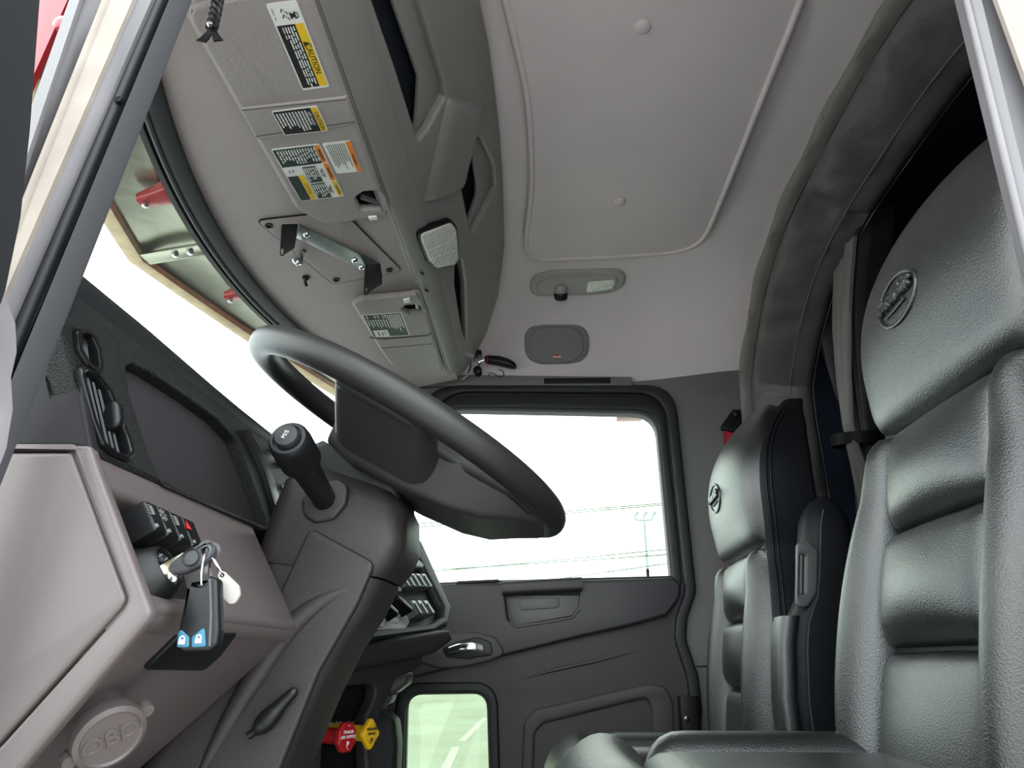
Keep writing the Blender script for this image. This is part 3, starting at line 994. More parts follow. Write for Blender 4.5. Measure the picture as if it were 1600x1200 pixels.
# hinge pivot in the notch
pv = FH.px([(560, 302), (575, 300), (590, 305)])
plate('hinge_well', FH, round_poly(FH.px([(550, 297), (566, 283), (585, 282), (596, 290), (604, 315), (558, 317)]), 0.006, 3), (), 0.004, 0.001, 'plastic_black', V1, top=0.004)
hg = tube('hinge_rod', [FH.p(*q, 0.016) for q in FH.px([(563, 297), (574, 301), (598, 309)])], 0.006, 'handle_grey', V1, seg=10)
tube('hinge_post', [FH.p(*q, h) for q, h in zip(FH.px([(584, 284), (592, 306)]), (0.016, 0.018))], 0.0045, 'handle_grey', hg, seg=8)
plate('clip', FH, round_poly(FH.px([(573, 323), (586, 322), (588, 327), (575, 328)]), 0.001, 2), (), 0.008, 0.001, 'print_white', V1, top=0.028)
FVb = FH.lift(0.0278)
W_ = 'print_white'
K_ = 'print_black'
s1 = sticker(V1, FV.lift(0.0002), 'long yellow and black caution sticker with a skidding truck picture', [(415, 6), (473, 141), (515, 135), (463, 0)],
             [(0.05, 0.04, 0.22, 0.94, 'print_white'), (0.23, 0.05, 0.97, 0.66, K_), (0.23, 0.66, 0.97, 0.95, 'print_yellow')],
             [(0.25, 0.93, 0.58, 0.045, W_), (0.25, 0.9, 0.49, 0.045, W_), (0.25, 0.97, 0.40, 0.045, W_), (0.25, 0.93, 0.31, 0.045, W_), (0.25, 0.4, 0.22, 0.03, W_), (0.05, 0.17, 0.12, 0.02, K_)],
             [(0.63, 0.81, 'CAUTION', 0.30, K_)])
PS = [np.array(p) for p in FV.px([(415, 6), (473, 141), (515, 135), (463, 0)])]


def st1(s, t):
    return tuple(PS[0] * (1 - s) * (1 - t) + PS[1] * s * (1 - t) + PS[2] * s * t + PS[3] * (1 - s) * t)


quads2d('pictogram', FV, [[st1(a, b) for a, b in q] for q in (
    [(0.10, 0.62), (0.17, 0.62), (0.165, 0.68), (0.105, 0.68)], [(0.115, 0.68), (0.155, 0.68), (0.155, 0.76), (0.115, 0.76)], [(0.10, 0.76), (0.17, 0.76), (0.175, 0.80), (0.095, 0.80)],
    [(0.105, 0.80), (0.115, 0.80), (0.115, 0.88), (0.105, 0.86)], [(0.155, 0.80), (0.165, 0.80), (0.165, 0.86), (0.155, 0.88)], [(0.11, 0.87), (0.16, 0.87), (0.16, 0.89), (0.11, 0.89)],
    [(0.09, 0.50), (0.12, 0.56), (0.115, 0.585), (0.085, 0.53)], [(0.09, 0.50), (0.10, 0.53), (0.06, 0.44), (0.055, 0.41)], [(0.06, 0.44), (0.055, 0.41), (0.09, 0.36), (0.095, 0.385)],
    [(0.15, 0.50), (0.18, 0.56), (0.175, 0.585), (0.145, 0.53)], [(0.15, 0.50), (0.16, 0.53), (0.12, 0.44), (0.115, 0.41)], [(0.12, 0.44), (0.115, 0.41), (0.15, 0.36), (0.155, 0.385)],
    [(0.42, 0.70), (0.48, 0.70), (0.45, 0.90), (0.449, 0.90)])], K_, s1, 0.0022, 0.0003)['kind'] = 'stuff'
sticker(V1, FVb, 'small black caution sticker about lift axles on the elastic band', [(424, 174), (445, 211), (513, 204), (495, 165)],
        [(0.03, 0.02, 0.97, 0.84, K_), (0.03, 0.85, 0.97, 0.98, 'print_yellow')],
        pline(rnd, 0.1, 0.6, 0.92, 0.08, 0.70, 10, 0.034, W_), [(0.55, 0.91, 'CAUTION', 0.13, K_), (0.42, 0.77, 'LIFT AXLES', 0.085, W_)])
g_ = 'print_green'
sticker(V1, FV, 'large panel of orange warning and yellow caution stickers beside the visor hinge', [(423, 233), (470, 314), (538, 306), (499, 224)],
        [(0.02, 0.02, 0.33, 0.87, g_), (0.02, 0.88, 0.32, 0.98, 'print_orange'), (0.34, 0.88, 0.66, 0.98, 'print_orange'), (0.36, 0.42, 0.66, 0.70, g_), (0.68, 0.88, 0.98, 0.98, 'print_yellow'),
         (0.68, 0.42, 0.98, 0.72, g_), (0.50, 0.02, 0.98, 0.24, g_), (0.50, 0.25, 0.98, 0.37, 'print_yellow')],
        pline(rnd, 0.04, 0.2, 0.31, 0.1, 0.85, 14, 0.028, W_) + pline(rnd, 0.38, 0.54, 0.64, 0.45, 0.68, 6, 0.024, W_) + pline(rnd, 0.7, 0.85, 0.96, 0.45, 0.70, 6, 0.024, W_) + pline(rnd, 0.52, 0.8, 0.96, 0.06, 0.22, 5, 0.024, W_)
        + [(0.42, 0.6, 0.80, 0.02, K_), (0.45, 0.58, 0.76, 0.02, K_), (0.74, 0.92, 0.80, 0.02, K_), (0.78, 0.88, 0.76, 0.02, K_), (0.38, 0.46, 0.2, 0.02, K_), (0.39, 0.44, 0.12, 0.02, K_)],
        [(0.18, 0.93, 'WARNING', 0.075, K_), (0.51, 0.93, 'WARNING', 0.075, K_), (0.84, 0.93, 'CAUTION', 0.075, K_), (0.76, 0.31, 'CAUTION', 0.085, K_)])
sticker(V1, FV, 'white sticker with an orange warning band near the visor hinge', [(503, 224), (526, 271), (565, 267), (547, 219)],
        [(0.01, 0.82, 0.99, 0.99, 'print_orange')], pline(rnd, 0.05, 0.6, 0.95, 0.12, 0.74, 9, 0.025, K_), [(0.58, 0.90, 'WARNING', 0.13, K_)])

# passenger visor
V2 = thing('sun_visor', 'grey vinyl sun visor with one black and white data sticker', 'sun visor', (-0.42, 1.52, 1.48))
v2 = FH.lift(0.02).px([(550, 474), (566, 467), (640, 461), (656, 457), (693, 580), (672, 583), (640, 586), (612, 570), (596, 548)])
cut2 = round_poly(FH.lift(0.02).px([(627, 482), (634, 476), (652, 474), (663, 487), (640, 489)]), 0.005, 3)
v2p = round_poly(v2[::-1], 0.015, 4)
plate('visor_body', FH, v2p, [cut2], 0.02, 0.007, 'visor_vinyl', V2, top=0.024, bres=4)
tube('edge_piping', [FH.p(q[0], q[1], 0.014) for q in v2p], 0.003, 'visor_vinyl', V2, closed=True, seg=8)
hw = plate('hinge_well', FH, round_poly(FH.lift(0.02).px([(624, 480), (634, 473), (655, 470), (668, 489), (640, 492)]), 0.005, 3), (), 0.004, 0.001, 'plastic_black', V2, top=0.005)
tube('hinge_rod', [FH.p(*q, 0.014) for q in FH.lift(0.02).px([(643, 477), (651, 474), (653, 484)])], 0.005, 'print_grey', V2, seg=8)
arm = loft('hinge_arm', [[FH.p(q[0] + y, q[1], 0.022 + x) for x, y in rrect(0.009, 0.012, 0.006)] for q in resample(np.array(FH.lift(0.02).px([(626, 463), (640, 460), (652, 459), (655, 466)])), 6)], 'visor_vinyl', V2)
plate('clip', FH, round_poly(FH.lift(0.02).px([(629, 461), (639, 459), (640, 464), (630, 466)]), 0.001, 2), (), 0.008, 0.001, 'print_white', V2, top=0.036)
# raised flap carrying the sticker
flp = FH.lift(0.024).px([(578, 527), (600, 529), (668, 524), (673, 521)])
tube('flap_edge', [FH.p(*q, 0.0245) for q in flp], 0.002, 'stitch', V2, seg=6)
A_, B_ = FH.lift(0.024).px([(595, 544), (676, 537)])
tube('seam_line', [FH.p(*A_, 0.0243), FH.p(*B_, 0.0243)], 0.0009, 'stitch', V2, seg=6)
sticker(V2, FV, 'black and white data sticker with a small white picture', [(565, 492), (583, 527), (641, 524), (627, 488)],
        [(0.02, 0.03, 0.97, 0.97, g_), (0.68, 0.08, 0.97, 0.46, W_)],
        pline(rnd, 0.05, 0.5, 0.8, 0.62, 0.92, 7, 0.028, W_) + pline(rnd, 0.22, 0.45, 0.62, 0.08, 0.55, 8, 0.028, W_) + [(0.04, 0.16, t, 0.03, W_) for t in (0.1, 0.3, 0.38, 0.5, 0.56)] + [(0.74, 0.92, 0.2, 0.03, K_), (0.78, 0.9, 0.3, 0.03, K_), (0.75, 0.86, 0.38, 0.02, K_)])

# ================================================================= SMALL THINGS ON THE HEADER
RB = thing('radio_bracket', 'grey metal radio bracket with two black folded arms screwed to the header', 'bracket', FH.p(0.97, -0.16, 0.01))
pl_ = FH.lift(0.008).px([(468, 350), (590, 411), (577, 427), (567, 421), (462, 373)])
plate('mounting_strip', FH, FH.lift(0.008).px([(466, 350), (592, 411), (578, 427), (462, 371)]), (), 0.004, 0.0012, 'steel', RB, top=0.009)
for q in ((479, 367), (554, 407), (565, 418)):
    a, b = FH.lift(0.01).px([q])[0]
    lathe('screw', FH, [(0.0075, 0.008), (0.0075, 0.011), (0.0055, 0.014), (0.003, 0.0148), (0.0002, 0.0148)], 'chrome', RB, 12, a, b)
for top_, bot_ in (([(440, 351), (466, 350)], [(460, 388), (437, 402)]), ([(570, 415), (594, 411)], [(597, 444), (568, 463)])):
    # folded arm hanging from the strip: a vertical plate across the cab
    t0, t1 = FH.lift(0.008).px(top_)
    P0, P1 = FH.p(*t0, 0.008), FH.p(*t1, 0.008)
    FA = Frame(P0, P1 - P0, (0, 0, 1.0))
    if FA.n[1] > 0:
        FA = Frame(P1, P0 - P1, (0, 0, 1.0))
    qs = FA.px([top_[0], top_[1], ((top_[1][0] - 3) if top_[0][0] < 500 else top_[1][0] + 3, (top_[1][1] + bot_[0][1]) / 2 + 2), bot_[0], bot_[1]])
    hole = ell((qs[3][0] * 0.7 + qs[2][0] * 0.1 + qs[4][0] * 0.2), qs[3][1] * 0.6 + qs[2][1] * 0.2 + qs[4][1] * 0.2, 0.005, 0.005, 12)
    slot = [(qs[4][0] * 0.8 + qs[3][0] * 0.2 + x, qs[4][1] + 0.012 + y) for x, y in rrect(0.0025, 0.008, 0.002, 2)]
    plate('folded_arm', FA, round_poly(qs, 0.004, 3), [slot], 0.003, 0.0006, 'plastic_black', RB, top=0.0015)
# coax plug dangling on its lead
p0 = FH.p(*FH.px([(476, 393)])[0], 0.0)
p1 = onY(467, 402, p0[1] - 0.02)
cx = thing('antenna_plug', 'small chrome coaxial antenna plug dangling beside the radio bracket', 'plug', p1)
tube('lead', spline([p0, (p0 + p1) / 2 + np.array([0.004, 0, 0.01]), p1 + np.array([0.002, 0.0, 0.008])], 5), 0.004, 'plastic_black', cx, seg=8)
lathe('plug_body', Frame(p1, (1, 0, 0), (0.1, -1, 0.2)), [(0.006, -0.018), (0.010, -0.015), (0.010, -0.003), (0.0125, -0.0015), (0.0125, 0.012), (0.009, 0.0135), (0.003, 0.0135), (0.0027, 0.023), (0.0002, 0.024)], 'chrome', cx, 14)

# braided strap hanging from above with a chrome stud and two tails
sp = onY(331, 44, 0.30)
BS = thing('braided_strap', 'short black braided leather strap with a chrome stud and two cut tails', 'strap', sp)
for k in range(3):
    ph = 2 * math.pi * k / 3
    tube('braid_strand', [sp + np.array([0.004 * math.sin(ph + z * 200), 0.004 * math.cos(ph + z * 200 * 1.0) * 0.8, z]) for z in np.linspace(0, 0.14, 60)], 0.0042, 'plastic_black', BS, seg=7)
for dx, dy in ((-0.011, 0.0), (0.012, 0.0)):
    e_ = sp + np.array([dx, dy, -0.022])
    sd = nrm((1, 0.1, dx * 20))
    secs = []
    for t in (0, 0.3, 0.7, 1.0):
        p = sp * (1 - t) + e_ * t + np.array([0, 0.002 * math.sin(t * 3), 0])
        w = 0.003 + 0.003 * t
        secs.append([p + sd * w + np.array([0, 0.001, 0]), p - sd * w + np.array([0, 0.001, 0]), p - sd * w - np.array([0, 0.001, 0]), p + sd * w - np.array([0, 0.001, 0])])
    loft('strap_tail', secs, 'plastic_black', BS)
lathe('stud', Frame(sp + np.array([0, -0.006, 0.001]), (1, 0, 0), (0, 0.2, 1)), [(0.004, -0.002), (0.004, 0.001), (0.0025, 0.0025), (0.0002, 0.003)], 'chrome', BS, 12)
# ================================================================= CEILING FITTINGS
def on_ceil(x, y):
    d = ray(x, y)
    t0 = 0.3
    for k in range(4000):
        t = 0.3 + k * 0.001
        p = CAM + d * t
        if p[1] < 0.2:
            continue
        if p[1] - CY > 0.99 or p[2] > ceilZ(p[0], p[1]):
            return p
    return p


def ceil_frame(x, y, twist=0.0):
    p = on_ceil(x, y)
    e = 0.01
    s = (ceilZ(p[0], p[1] - e) - ceilZ(p[0], p[1] + e)) / (2 * e)
    return Frame(p, (1, 0, 0), (0, -1, s))


FL = ceil_frame(902, 442)
DL = thing('dome_light', 'oval grey dome light with a black swivel spot and a clear lens', 'ceiling light', FL.o)
body_o = [tuple(p) for p in spline(FL.px([(828, 442), (838, 428), (870, 421), (930, 419), (966, 419), (977, 430), (971, 446), (945, 456), (890, 459), (846, 460), (831, 455)]), 4, True)]
plate('light_bezel', FL, body_o, (), 0.028, 0.009, 'lamp_grey', DL, top=0.013, bres=4)
rec = [tuple(p) for p in spline(FL.px([(838, 444), (850, 432), (900, 427), (955, 426), (964, 434), (958, 445), (920, 452), (850, 455)]), 4, True)]
plate('inner_plate', FL, rec, (), 0.012, 0.003, 'lamp_grey', DL, top=0.017)
c_ = plate('clear_lens', FL, round_poly(FL.px([(918, 435), (962, 431), (957, 446), (915, 452)]), 0.012, 4), (), 0.012, 0.004, 'lens_clear', DL, top=0.020)
c_['label'] = 'frosted clear lens'
a, b = FL.px([(876, 446)])[0]
FS = Frame(FL.p(a, b, 0.012), (1, 0, 0), (0, -0.75, -0.65))
sw = lathe('swivel_spot', FS, [(0.020, -0.01), (0.023, 0.0), (0.021, 0.014), (0.018, 0.020)], 'lamp_grey', DL, 24)
lathe('spot_cap', FS, [(0.021, 0.016), (0.023, 0.020), (0.022, 0.034), (0.018, 0.040), (0.015, 0.036), (0.0002, 0.034)], 'plastic_black', sw, 24)

FSp = ceil_frame(870, 538)
SPK = thing('roof_speaker', 'rounded grey speaker cover with a small red maker badge', 'speaker', FSp.o)
plate('speaker_frame', FSp, round_poly(FSp.px([(819, 522), (828, 509), (850, 506), (900, 506), (913, 511), (920, 524), (920, 550), (910, 564), (890, 568), (845, 569), (828, 563), (820, 550)]), 0.07, 5), (), 0.024, 0.008, 'speaker_grey', SPK, top=0.010, bres=4)
gr = plate('grille', FSp, round_poly(FSp.px([(828, 524), (838, 512), (865, 509), (898, 511), (909, 521), (912, 538), (907, 555), (890, 564), (850, 565), (834, 558), (827, 541)]), 0.07, 5), (), 0.012, 0.004, 'speaker_grey', SPK, top=0.016, bres=3)
a, b = FSp.px([(870, 554.5)])[0]
bd = plate('badge', FSp, ell(a, b, 0.016, 0.0058, 20), (), 0.004, 0.001, 'print_red', SPK, top=0.0185)
text('badge_lettering', FSp, a, b, 'Peterbilt', 0.0085, 'print_white', bd, h=0.019, shear=0.3, off=0.0003)

# chrome-headed hand lamp clipped above the door with loose wires
HP = onY(752, 566, 1.925)
HL = thing('microphone', 'chrome-headed hand microphone with a black handle and loose wires above the door', 'microphone', HP)
FM = Frame(HP, (1, 0, 0), (0, 0, 1))


def mq(px_, py_):
    return FM.px([(px_, py_)])[0]


q = [mq(*p) for p in ((737, 549), (754, 550), (760, 566), (748, 571), (736, 563))]
hdm = plate('chrome_head', FM, round_poly(q, 0.006, 3), (), 0.036, 0.006, 'chrome', HL, top=0.018, bres=3)
plate('black_face', FM, round_poly([mq(*p) for p in ((738, 549), (753, 550.5), (754, 559), (738, 558))], 0.003, 2), (), 0.006, 0.002, 'plastic_black', hdm, top=0.021)
secs = []
for (x, y, rx, ry) in ((757, 562, 0.012, 0.012), (764, 562, 0.0155, 0.0155), (780, 564, 0.017, 0.018), (795, 568, 0.016, 0.017), (803, 571, 0.013, 0.013), (807, 573, 0.006, 0.006)):
    a, b = mq(x, y)
    secs.append([FM.p(a + 0.0, b + yy, xx) for xx, yy in rrect(rx, ry, min(rx, ry) * 0.9, 4)])
loft('handle', secs, 'plastic_black', HL)
a, b = mq(762, 562)
tube('red_ring', [FM.p(a + 0.001 * math.sin(t), b + 0.0165 * math.sin(t), 0.0165 * math.cos(t)) for t in np.linspace(0, 2 * math.pi, 17)[:-1]], 0.002, 'wire_red', HL, closed=True, seg=6)
a, b = mq(746, 578)
lathe('mount_disc', FM, [(0.014, -0.03), (0.016, -0.004), (0.014, 0.004), (0.006, 0.006), (0.0002, 0.006)], 'plastic_black', HL, 20, a, b)
tube('wire', spline([FM.p(*mq(x, y), h) for x, y, h in ((738, 564, 0.012), (741, 572, 0.02), (737, 582, 0.018), (729, 588, 0.0), (722, 591, -0.01))], 5), 0.0022, 'print_grey', HL, seg=6)
tube('wire', spline([FM.p(*mq(x, y), h) for x, y, h in ((736, 563, 0.008), (736, 574, 0.01), (732, 584, 0.005), (728, 590, -0.01))], 5), 0.0022, 'plastic_black', HL, seg=6)
tube('cord', spline([FM.p(*mq(x, y), h) for x, y, h in ((779, 577, 0.0), (786, 582, 0.012), (787, 589, 0.014), (780, 591, 0.014), (772, 586, 0.014), (765, 585, 0.012), (764, 588, 0.0))], 5), 0.0018, 'plastic_black', HL, seg=6)

# ================================================================= SLEEPER ARCH AND CURTAIN
path = [(0.905, z) for z in np.linspace(0.1, 1.36, 22)] + [(0.900, 1.41), (0.892, 1.455)]
for d in np.linspace(0.876, 0.0, 46):
    path.append((d, ceilZ(0.68, CY + d)))
path = [(CY + d, z) for d, z in path]
path = path + [(2 * CY - y, z) for y, z in path[::-1][1:]]
P2 = resample(np.array(path), 190)
AR = thing('padded_arch', 'dark grey quilted vinyl cover padding the arch of the sleeper opening', 'arch cover', (0.75, CY, 0.1))
rnd = random.Random(11)
folds = [(rnd.uniform(0, 1), rnd.uniform(0.006, 0.014), rnd.uniform(0.004, 0.014), rnd.uniform(-0.6, 0.6)) for _ in range(64)]


def arch_pt(i, X, inn):
    a, b = P2[max(i - 1, 0)], P2[min(i + 1, len(P2) - 1)]
    t = nrm(b - a)
    o = np.array([-t[1], t[0]])           # turn left of travel = towards the opening
    c = np.array([CY, 1.0]) - P2[i]
    if o @ c < 0:
        o = -o
    q = P2[i] + o * inn
    return np.array([X, q[0], q[1]])


prof_ = [(0.690, -0.01, 0), (0.690, 0.012, 0), (0.697, 0.030, 0.5), (0.715, 0.046, 1), (0.735, 0.058, 1), (0.76, 0.070, 1), (0.785, 0.079, 0.7), (0.80, 0.082, 0.3), (0.82, 0.092, 0.7), (0.845, 0.098, 0.8), (0.865, 0.092, 0.3), (0.875, 0.07, 0), (0.876, -0.01, 0)]
secs = []
NP = len(P2)
for i in range(NP):
    s = i / (NP - 1)
    sec = []
    for k, (X, inn, w) in enumerate(prof_):
        dsp = 0
        for (c0_, sg, am, sk) in folds:
            u_ = (s - c0_ - sk * (X - 0.77) * 0.25) / (sg * 0.55)
            if abs(u_) < 3:
                dsp -= am * math.exp(-u_ * u_)
        dsp += 0.004 * math.sin(s * 90 + X * 20)
        sec.append(arch_pt(i, X - 0.5 * dsp * w * 0.4, inn + dsp * w))
    secs.append(sec)
loft('arch_cover', secs, 'arch_vinyl', AR, closed=False, caps=False, auto=70)
loft('arch_flap', [[arch_pt(i, 0.655 + 0.004 * math.sin(i * 0.5), 0.004), arch_pt(i, 0.660, 0.014 + 0.002 * math.sin(i * 0.9)), arch_pt(i, 0.675, 0.018), arch_pt(i, 0.693, 0.016 + 0.002 * math.sin(i * 0.7)), arch_pt(i, 0.695, -0.004), arch_pt(i, 0.66, -0.006)] for i in range(NP)], 'arch_hem', AR, auto=60)
for (X, inn) in ((0.694, 0.0185), (0.7995, 0.0835), (0.8745, 0.083)):
    tube('seam_thread', [arch_pt(i, X, inn + 0.001) for i in range(0, NP)], 0.0017, 'curtain_grey' if X > 0.7 else 'stitch', AR, seg=5)
for q in ((1288, 193), (1178, 494), (1174, 604)):
    i = min(range(NP), key=lambda k: np.linalg.norm(np.array(arch_pt(k, 0.66, 0.014)) - onX(*q, 0.66)))
    p = arch_pt(i, 0.657, 0.014)
    lathe('snap_stud', Frame(p, (0, 1, 0), (0, 0, -1)), [(0.003, -0.001), (0.003, 0.003), (0.0002, 0.004)], 'chrome', AR, 10)

# gathered curtain, pinched by a strap
CU = thing('sleeper_curtain', 'dark curtain gathered and tied back with a strap beside the sleeper opening', 'curtain', (0.9, 1.7, 0.1))


def cspan(z):
    lo = np.interp(z, [0.1, 0.75, 1.05, 1.20, 1.25, 1.40, 1.6, 1.80], [1.42, 1.47, 1.56, 1.625, 1.630, 1.56, 1.44, 1.30])
    hi = np.interp(z, [0.1, 0.75, 1.05, 1.20, 1.25, 1.40, 1.6, 1.80], [1.84, 1.82, 1.79, 1.745, 1.740, 1.80, 1.83, 1.84])
    return lo, hi


secs = []
for z in np.linspace(0.1, 1.79, 60):
    lo, hi = cspan(z)
    am = 0.010 + 0.032 * min(1, abs(z - 1.23) / 0.35)
    secs.append([(0.925 + am * math.sin(t * 6.5 * 2 * math.pi + 0.6 * math.sin(z * 3)) + 0.01 * math.sin(t * 23), lo + (hi - lo) * t, z) for t in np.linspace(0, 1, 90)])
loft('curtain_cloth', secs, 'curtain_dark', CU, closed=False, caps=False, auto=80)
# grey hem ribbon down the leading edge, and a second fold behind it
for off, wd in ((0.0, 0.05), (0.075, 0.06)):
    secs = []
    for z in np.linspace(0.1, 1.77, 50):
        lo, hi = cspan(z)
        k = min(1, abs(z - 1.23) / 0.30)
        y0 = lo + (hi - lo) * off * 2.2
        w = (0.022 + wd * k)
        sl2 = 0.25 * math.sin(z * 7 + off * 40)
        secs.append([(0.872 - 0.02 * k + 0.02 * off, y0 - w * 0.2, z), (0.862 - 0.02 * k, y0 + w * 0.3, z), (0.874 - 0.012 * k + 0.01 * sl2, y0 + w, z), (0.884 - 0.012 * k + 0.01 * sl2, y0 + w, z), (0.874 - 0.02 * k, y0 + w * 0.3, z), (0.882 - 0.02 * k + 0.02 * off, y0 - w * 0.2, z)])
    loft('curtain_hem', secs, 'curtain_grey', CU, auto=70)
lo, hi = cspan(1.225)
loft('tie_strap', [[(0.905 + (0.062 + r) * math.sin(t), (lo + hi) / 2 + ((hi - lo) / 2 + 0.016 + r) * math.cos(t), 1.225 + z + 0.012 * math.cos(t)) for r, z in ((0, -0.017), (0, 0.017), (0.004, 0.017), (0.004, -0.017))] for t in np.linspace(0, 2 * math.pi, 33)], 'leather_side', CU)

# ================================================================= SEATS
ZV = [0.30, 0.45, 0.517, 0.633, 0.785, 0.90, 0.94, 1.00, 1.088, 1.16, 1.22, 1.28, 1.32, 1.35]
XV = [0.385, 0.422, 0.434, 0.460, 0.494, 0.521, 0.529, 0.535, 0.545, 0.566, 0.600, 0.650, 0.692, 0.73]
WZ = [0.30, 0.45, 0.60, 0.75, 0.85, 0.93, 1.00, 1.08, 1.16, 1.21, 1.25, 1.29, 1.32, 1.345]
WW = [0.21, 0.225, 0.238, 0.236, 0.218, 0.198, 0.214, 0.225, 0.218, 0.196, 0.165, 0.135, 0.112, 0.085]


def cubic(xs, ys):
    xs, ys = np.array(xs), np.array(ys)
    m_ = np.gradient(ys, xs)

    def f(x):
        x = min(max(x, xs[0]), xs[-1])
        i = min(max(int(np.searchsorted(xs, x)) - 1, 0), len(xs) - 2)
        h = xs[i + 1] - xs[i]
        t = (x - xs[i]) / h
        return float((2 * t ** 3 - 3 * t ** 2 + 1) * ys[i] + (t ** 3 - 2 * t ** 2 + t) * h * m_[i] + (-2 * t ** 3 + 3 * t ** 2) * ys[i + 1] + (t ** 3 - t ** 2) * h * m_[i + 1])
    return f


fX, fW = cubic(ZV, XV), cubic(WZ, WW)


def make_seat(label, dx, yc, dz, lean=0.0):
    T0 = np.array([dx, yc, dz])

    R = thing('seat', label, 'seat', (dx + 0.25, yc, 0.03))

    def TT(v):
        return T0 + np.array([lean * (v - 0.72), 0, 0])
    T = T0

    def SB(u, v, h):
        w = fW(v)
        q = min(abs(u) / w, 1.15)
        wrap = 0.016 * q ** 6 if v > 0.93 else 0.03 * q ** 8
        sl_ = (fX(v + 0.01) - fX(v - 0.01)) / 0.02
        n_ = nrm((-1, 0, sl_))
        return np.array([fX(v) + wrap, u, v]) + n_ * h + TT(v)
    # shell: the dark sides and back
    secs = []
    for v in np.linspace(0.33, 1.335, 46):
        w = fW(v) - 0.001
        dpt = np.interp(v, [0.3, 0.6, 0.95, 1.15, 1.25, 1.335], [0.125, 0.13, 0.14, 0.125, 0.10, 0.05])
        x0 = fX(v) + 0.002
        secs.append([np.array([x0 + dpt / 2 + x, y, v]) + TT(v) for x, y in rrect(dpt / 2, w, min(0.016, dpt * 0.45, w * 0.5), 4)])
    sh = loft('backrest_shell', secs, 'leather_side', R, auto=60)
    # headrest pad
    lft = [(-fW(v) + 0.004, v) for v in np.linspace(0.945, 1.27, 20)]
    rgt = [(fW(v) - 0.004, v) for v in np.linspace(0.945, 1.27, 20)]
    topc = [(-fW(1.27) + 0.004 + (2 * fW(1.27) - 0.008) * t, 1.27 + 0.065 * math.sin(math.pi * t) ** 0.7) for t in np.linspace(0, 1, 15)]
    botc = [(-fW(0.945) + 0.004 + (2 * fW(0.945) - 0.008) * t, 0.945 - 0.012 * math.sin(math.pi * t)) for t in np.linspace(0, 1, 9)]
    hp = pad4('headrest_pad', botc, rgt, topc, lft, SB, 0.024, 0.034, 'leather', R, na=28, nb=32, sink=0.02, crown=0.030)
    # insert panels
    for (v0, v1, H) in ((0.40, 0.630, 0.020), (0.637, 0.783, 0.026), (0.790, 0.934, 0.022)):
        w0, w1 = 0.131, 0.131 + (0.008 if v1 > 0.9 else 0)
        pad4('insert_panel', [(-w0, v0), (w0, v0)], [(w0, v0), (w1, v1)], [(-w1, v1), (0, v1 + 0.002), (w1, v1)], [(-w0, v0), (-w1, v1)], SB, H, 0.028, 'leather', R, na=20, nb=16, sink=0.02, crown=0.010,
             hf=lambda u, v, x, y: 0.016 * math.sin(math.pi * x) * max(0, 1 - y) * math.sin(math.pi * y))
    # side bolsters
    for s in (-1, 1):
        zz_ = np.linspace(0.40, 0.940, 16)
        inn = [(s * (0.135 + (0.010 if z > 0.88 else 0) * (z - 0.88) / 0.06), z) for z in zz_]
        outr = [(s * (fW(z) - 0.006), z) for z in zz_]
        L, Rr = (inn, outr) if s > 0 else (outr, inn)
        pad4('side_bolster', [L[0], Rr[0]], Rr, [L[-1], Rr[-1]], L, SB, 0.042, 0.045, 'leather', R, na=16, nb=28, sink=0.03,
             hf=lambda u, v, x, y: 0.018 * math.sin(math.pi * min(1, y * 1.25)) * math.sin(math.pi * x) if y < 0.8 else 0.0)
        # double seam running round the edge of the backrest
        for k, off in enumerate((0.018, 0.029)):
            tube('edge_seam', [np.array([fX(z) + off, s * (fW(z) + 0.0005), z]) + TT(z) for z in np.linspace(0.42, 1.29, 40)], 0.003, 'leather_side', sh, seg=6)
    def pad_h(v, u=0.0):
        return 0.024 + 0.030 * math.sin(math.pi * min(max((v - 0.94) / 0.39, 0), 1)) * math.cos(math.pi * u / 0.43)
    # emblem pressed into the headrest
    hE = pad_h(1.085)
    p0 = SB(0, 1.085, hE)
    pv_ = SB(0, 1.10, pad_h(1.10)) - SB(0, 1.07, pad_h(1.07))
    FE = Frame(p0, (0, -1, 0), pv_)
    rg = tube('emblem_ring', [SB(0.054 * math.cos(t), 1.085 + 0.031 * math.sin(t), pad_h(1.085 + 0.031 * math.sin(t), 0.054 * math.cos(t)) + 0.0002) for t in np.linspace(0, 2 * math.pi, 41)[:-1]], 0.0034, 'leather', hp, closed=True, seg=8)
    rg.name = 'emblem_ring'
    me = text('emblem_lettering', FE, 0.0, 0.003, 'Peterbilt', 0.0275, 'leather', hp, ang=0.05, h=0.003, thick=0.009, shear=0.3, off=0.0008)
    tube('emblem_underline', [FE.p(a_, b_, 0.0012) for a_, b_ in ((-0.032, -0.0155), (-0.005, -0.0155), (0.026, -0.0125))], 0.0018, 'leather', hp, seg=6)

    # cushion
    def SQ(u, v, h):        # u along X (0 front .. ) , v across
        drop = 0.045 * max(0, (0.08 - u) / 0.10) ** 2 + 0.03 * (abs(v) / 0.26) ** 6
        return np.array([u, v, 0.485 + 0.0 * u - drop + h]) + T
    secs = []
    for z, gx, gy in ((0.30, 0.02, 0.02), (0.36, 0.0, 0.0), (0.44, 0.0, 0.0), (0.475, 0.012, 0.01)):
        secs.append([np.array([0.225 + x, y, z]) + T for x, y in rrect(0.235 - gx, 0.245 - gy, 0.06, 5)])
    loft('cushion_base', secs, 'leather_side', R)
    fc = [(-0.015 + 0.035 * (abs(v) / 0.245) ** 3, v) for v in np.linspace(-0.245, 0.245, 15)]
    bc = [(0.135 - 0.03 * (1 - (v / 0.245) ** 2), v) for v in np.linspace(-0.245, 0.245, 15)]
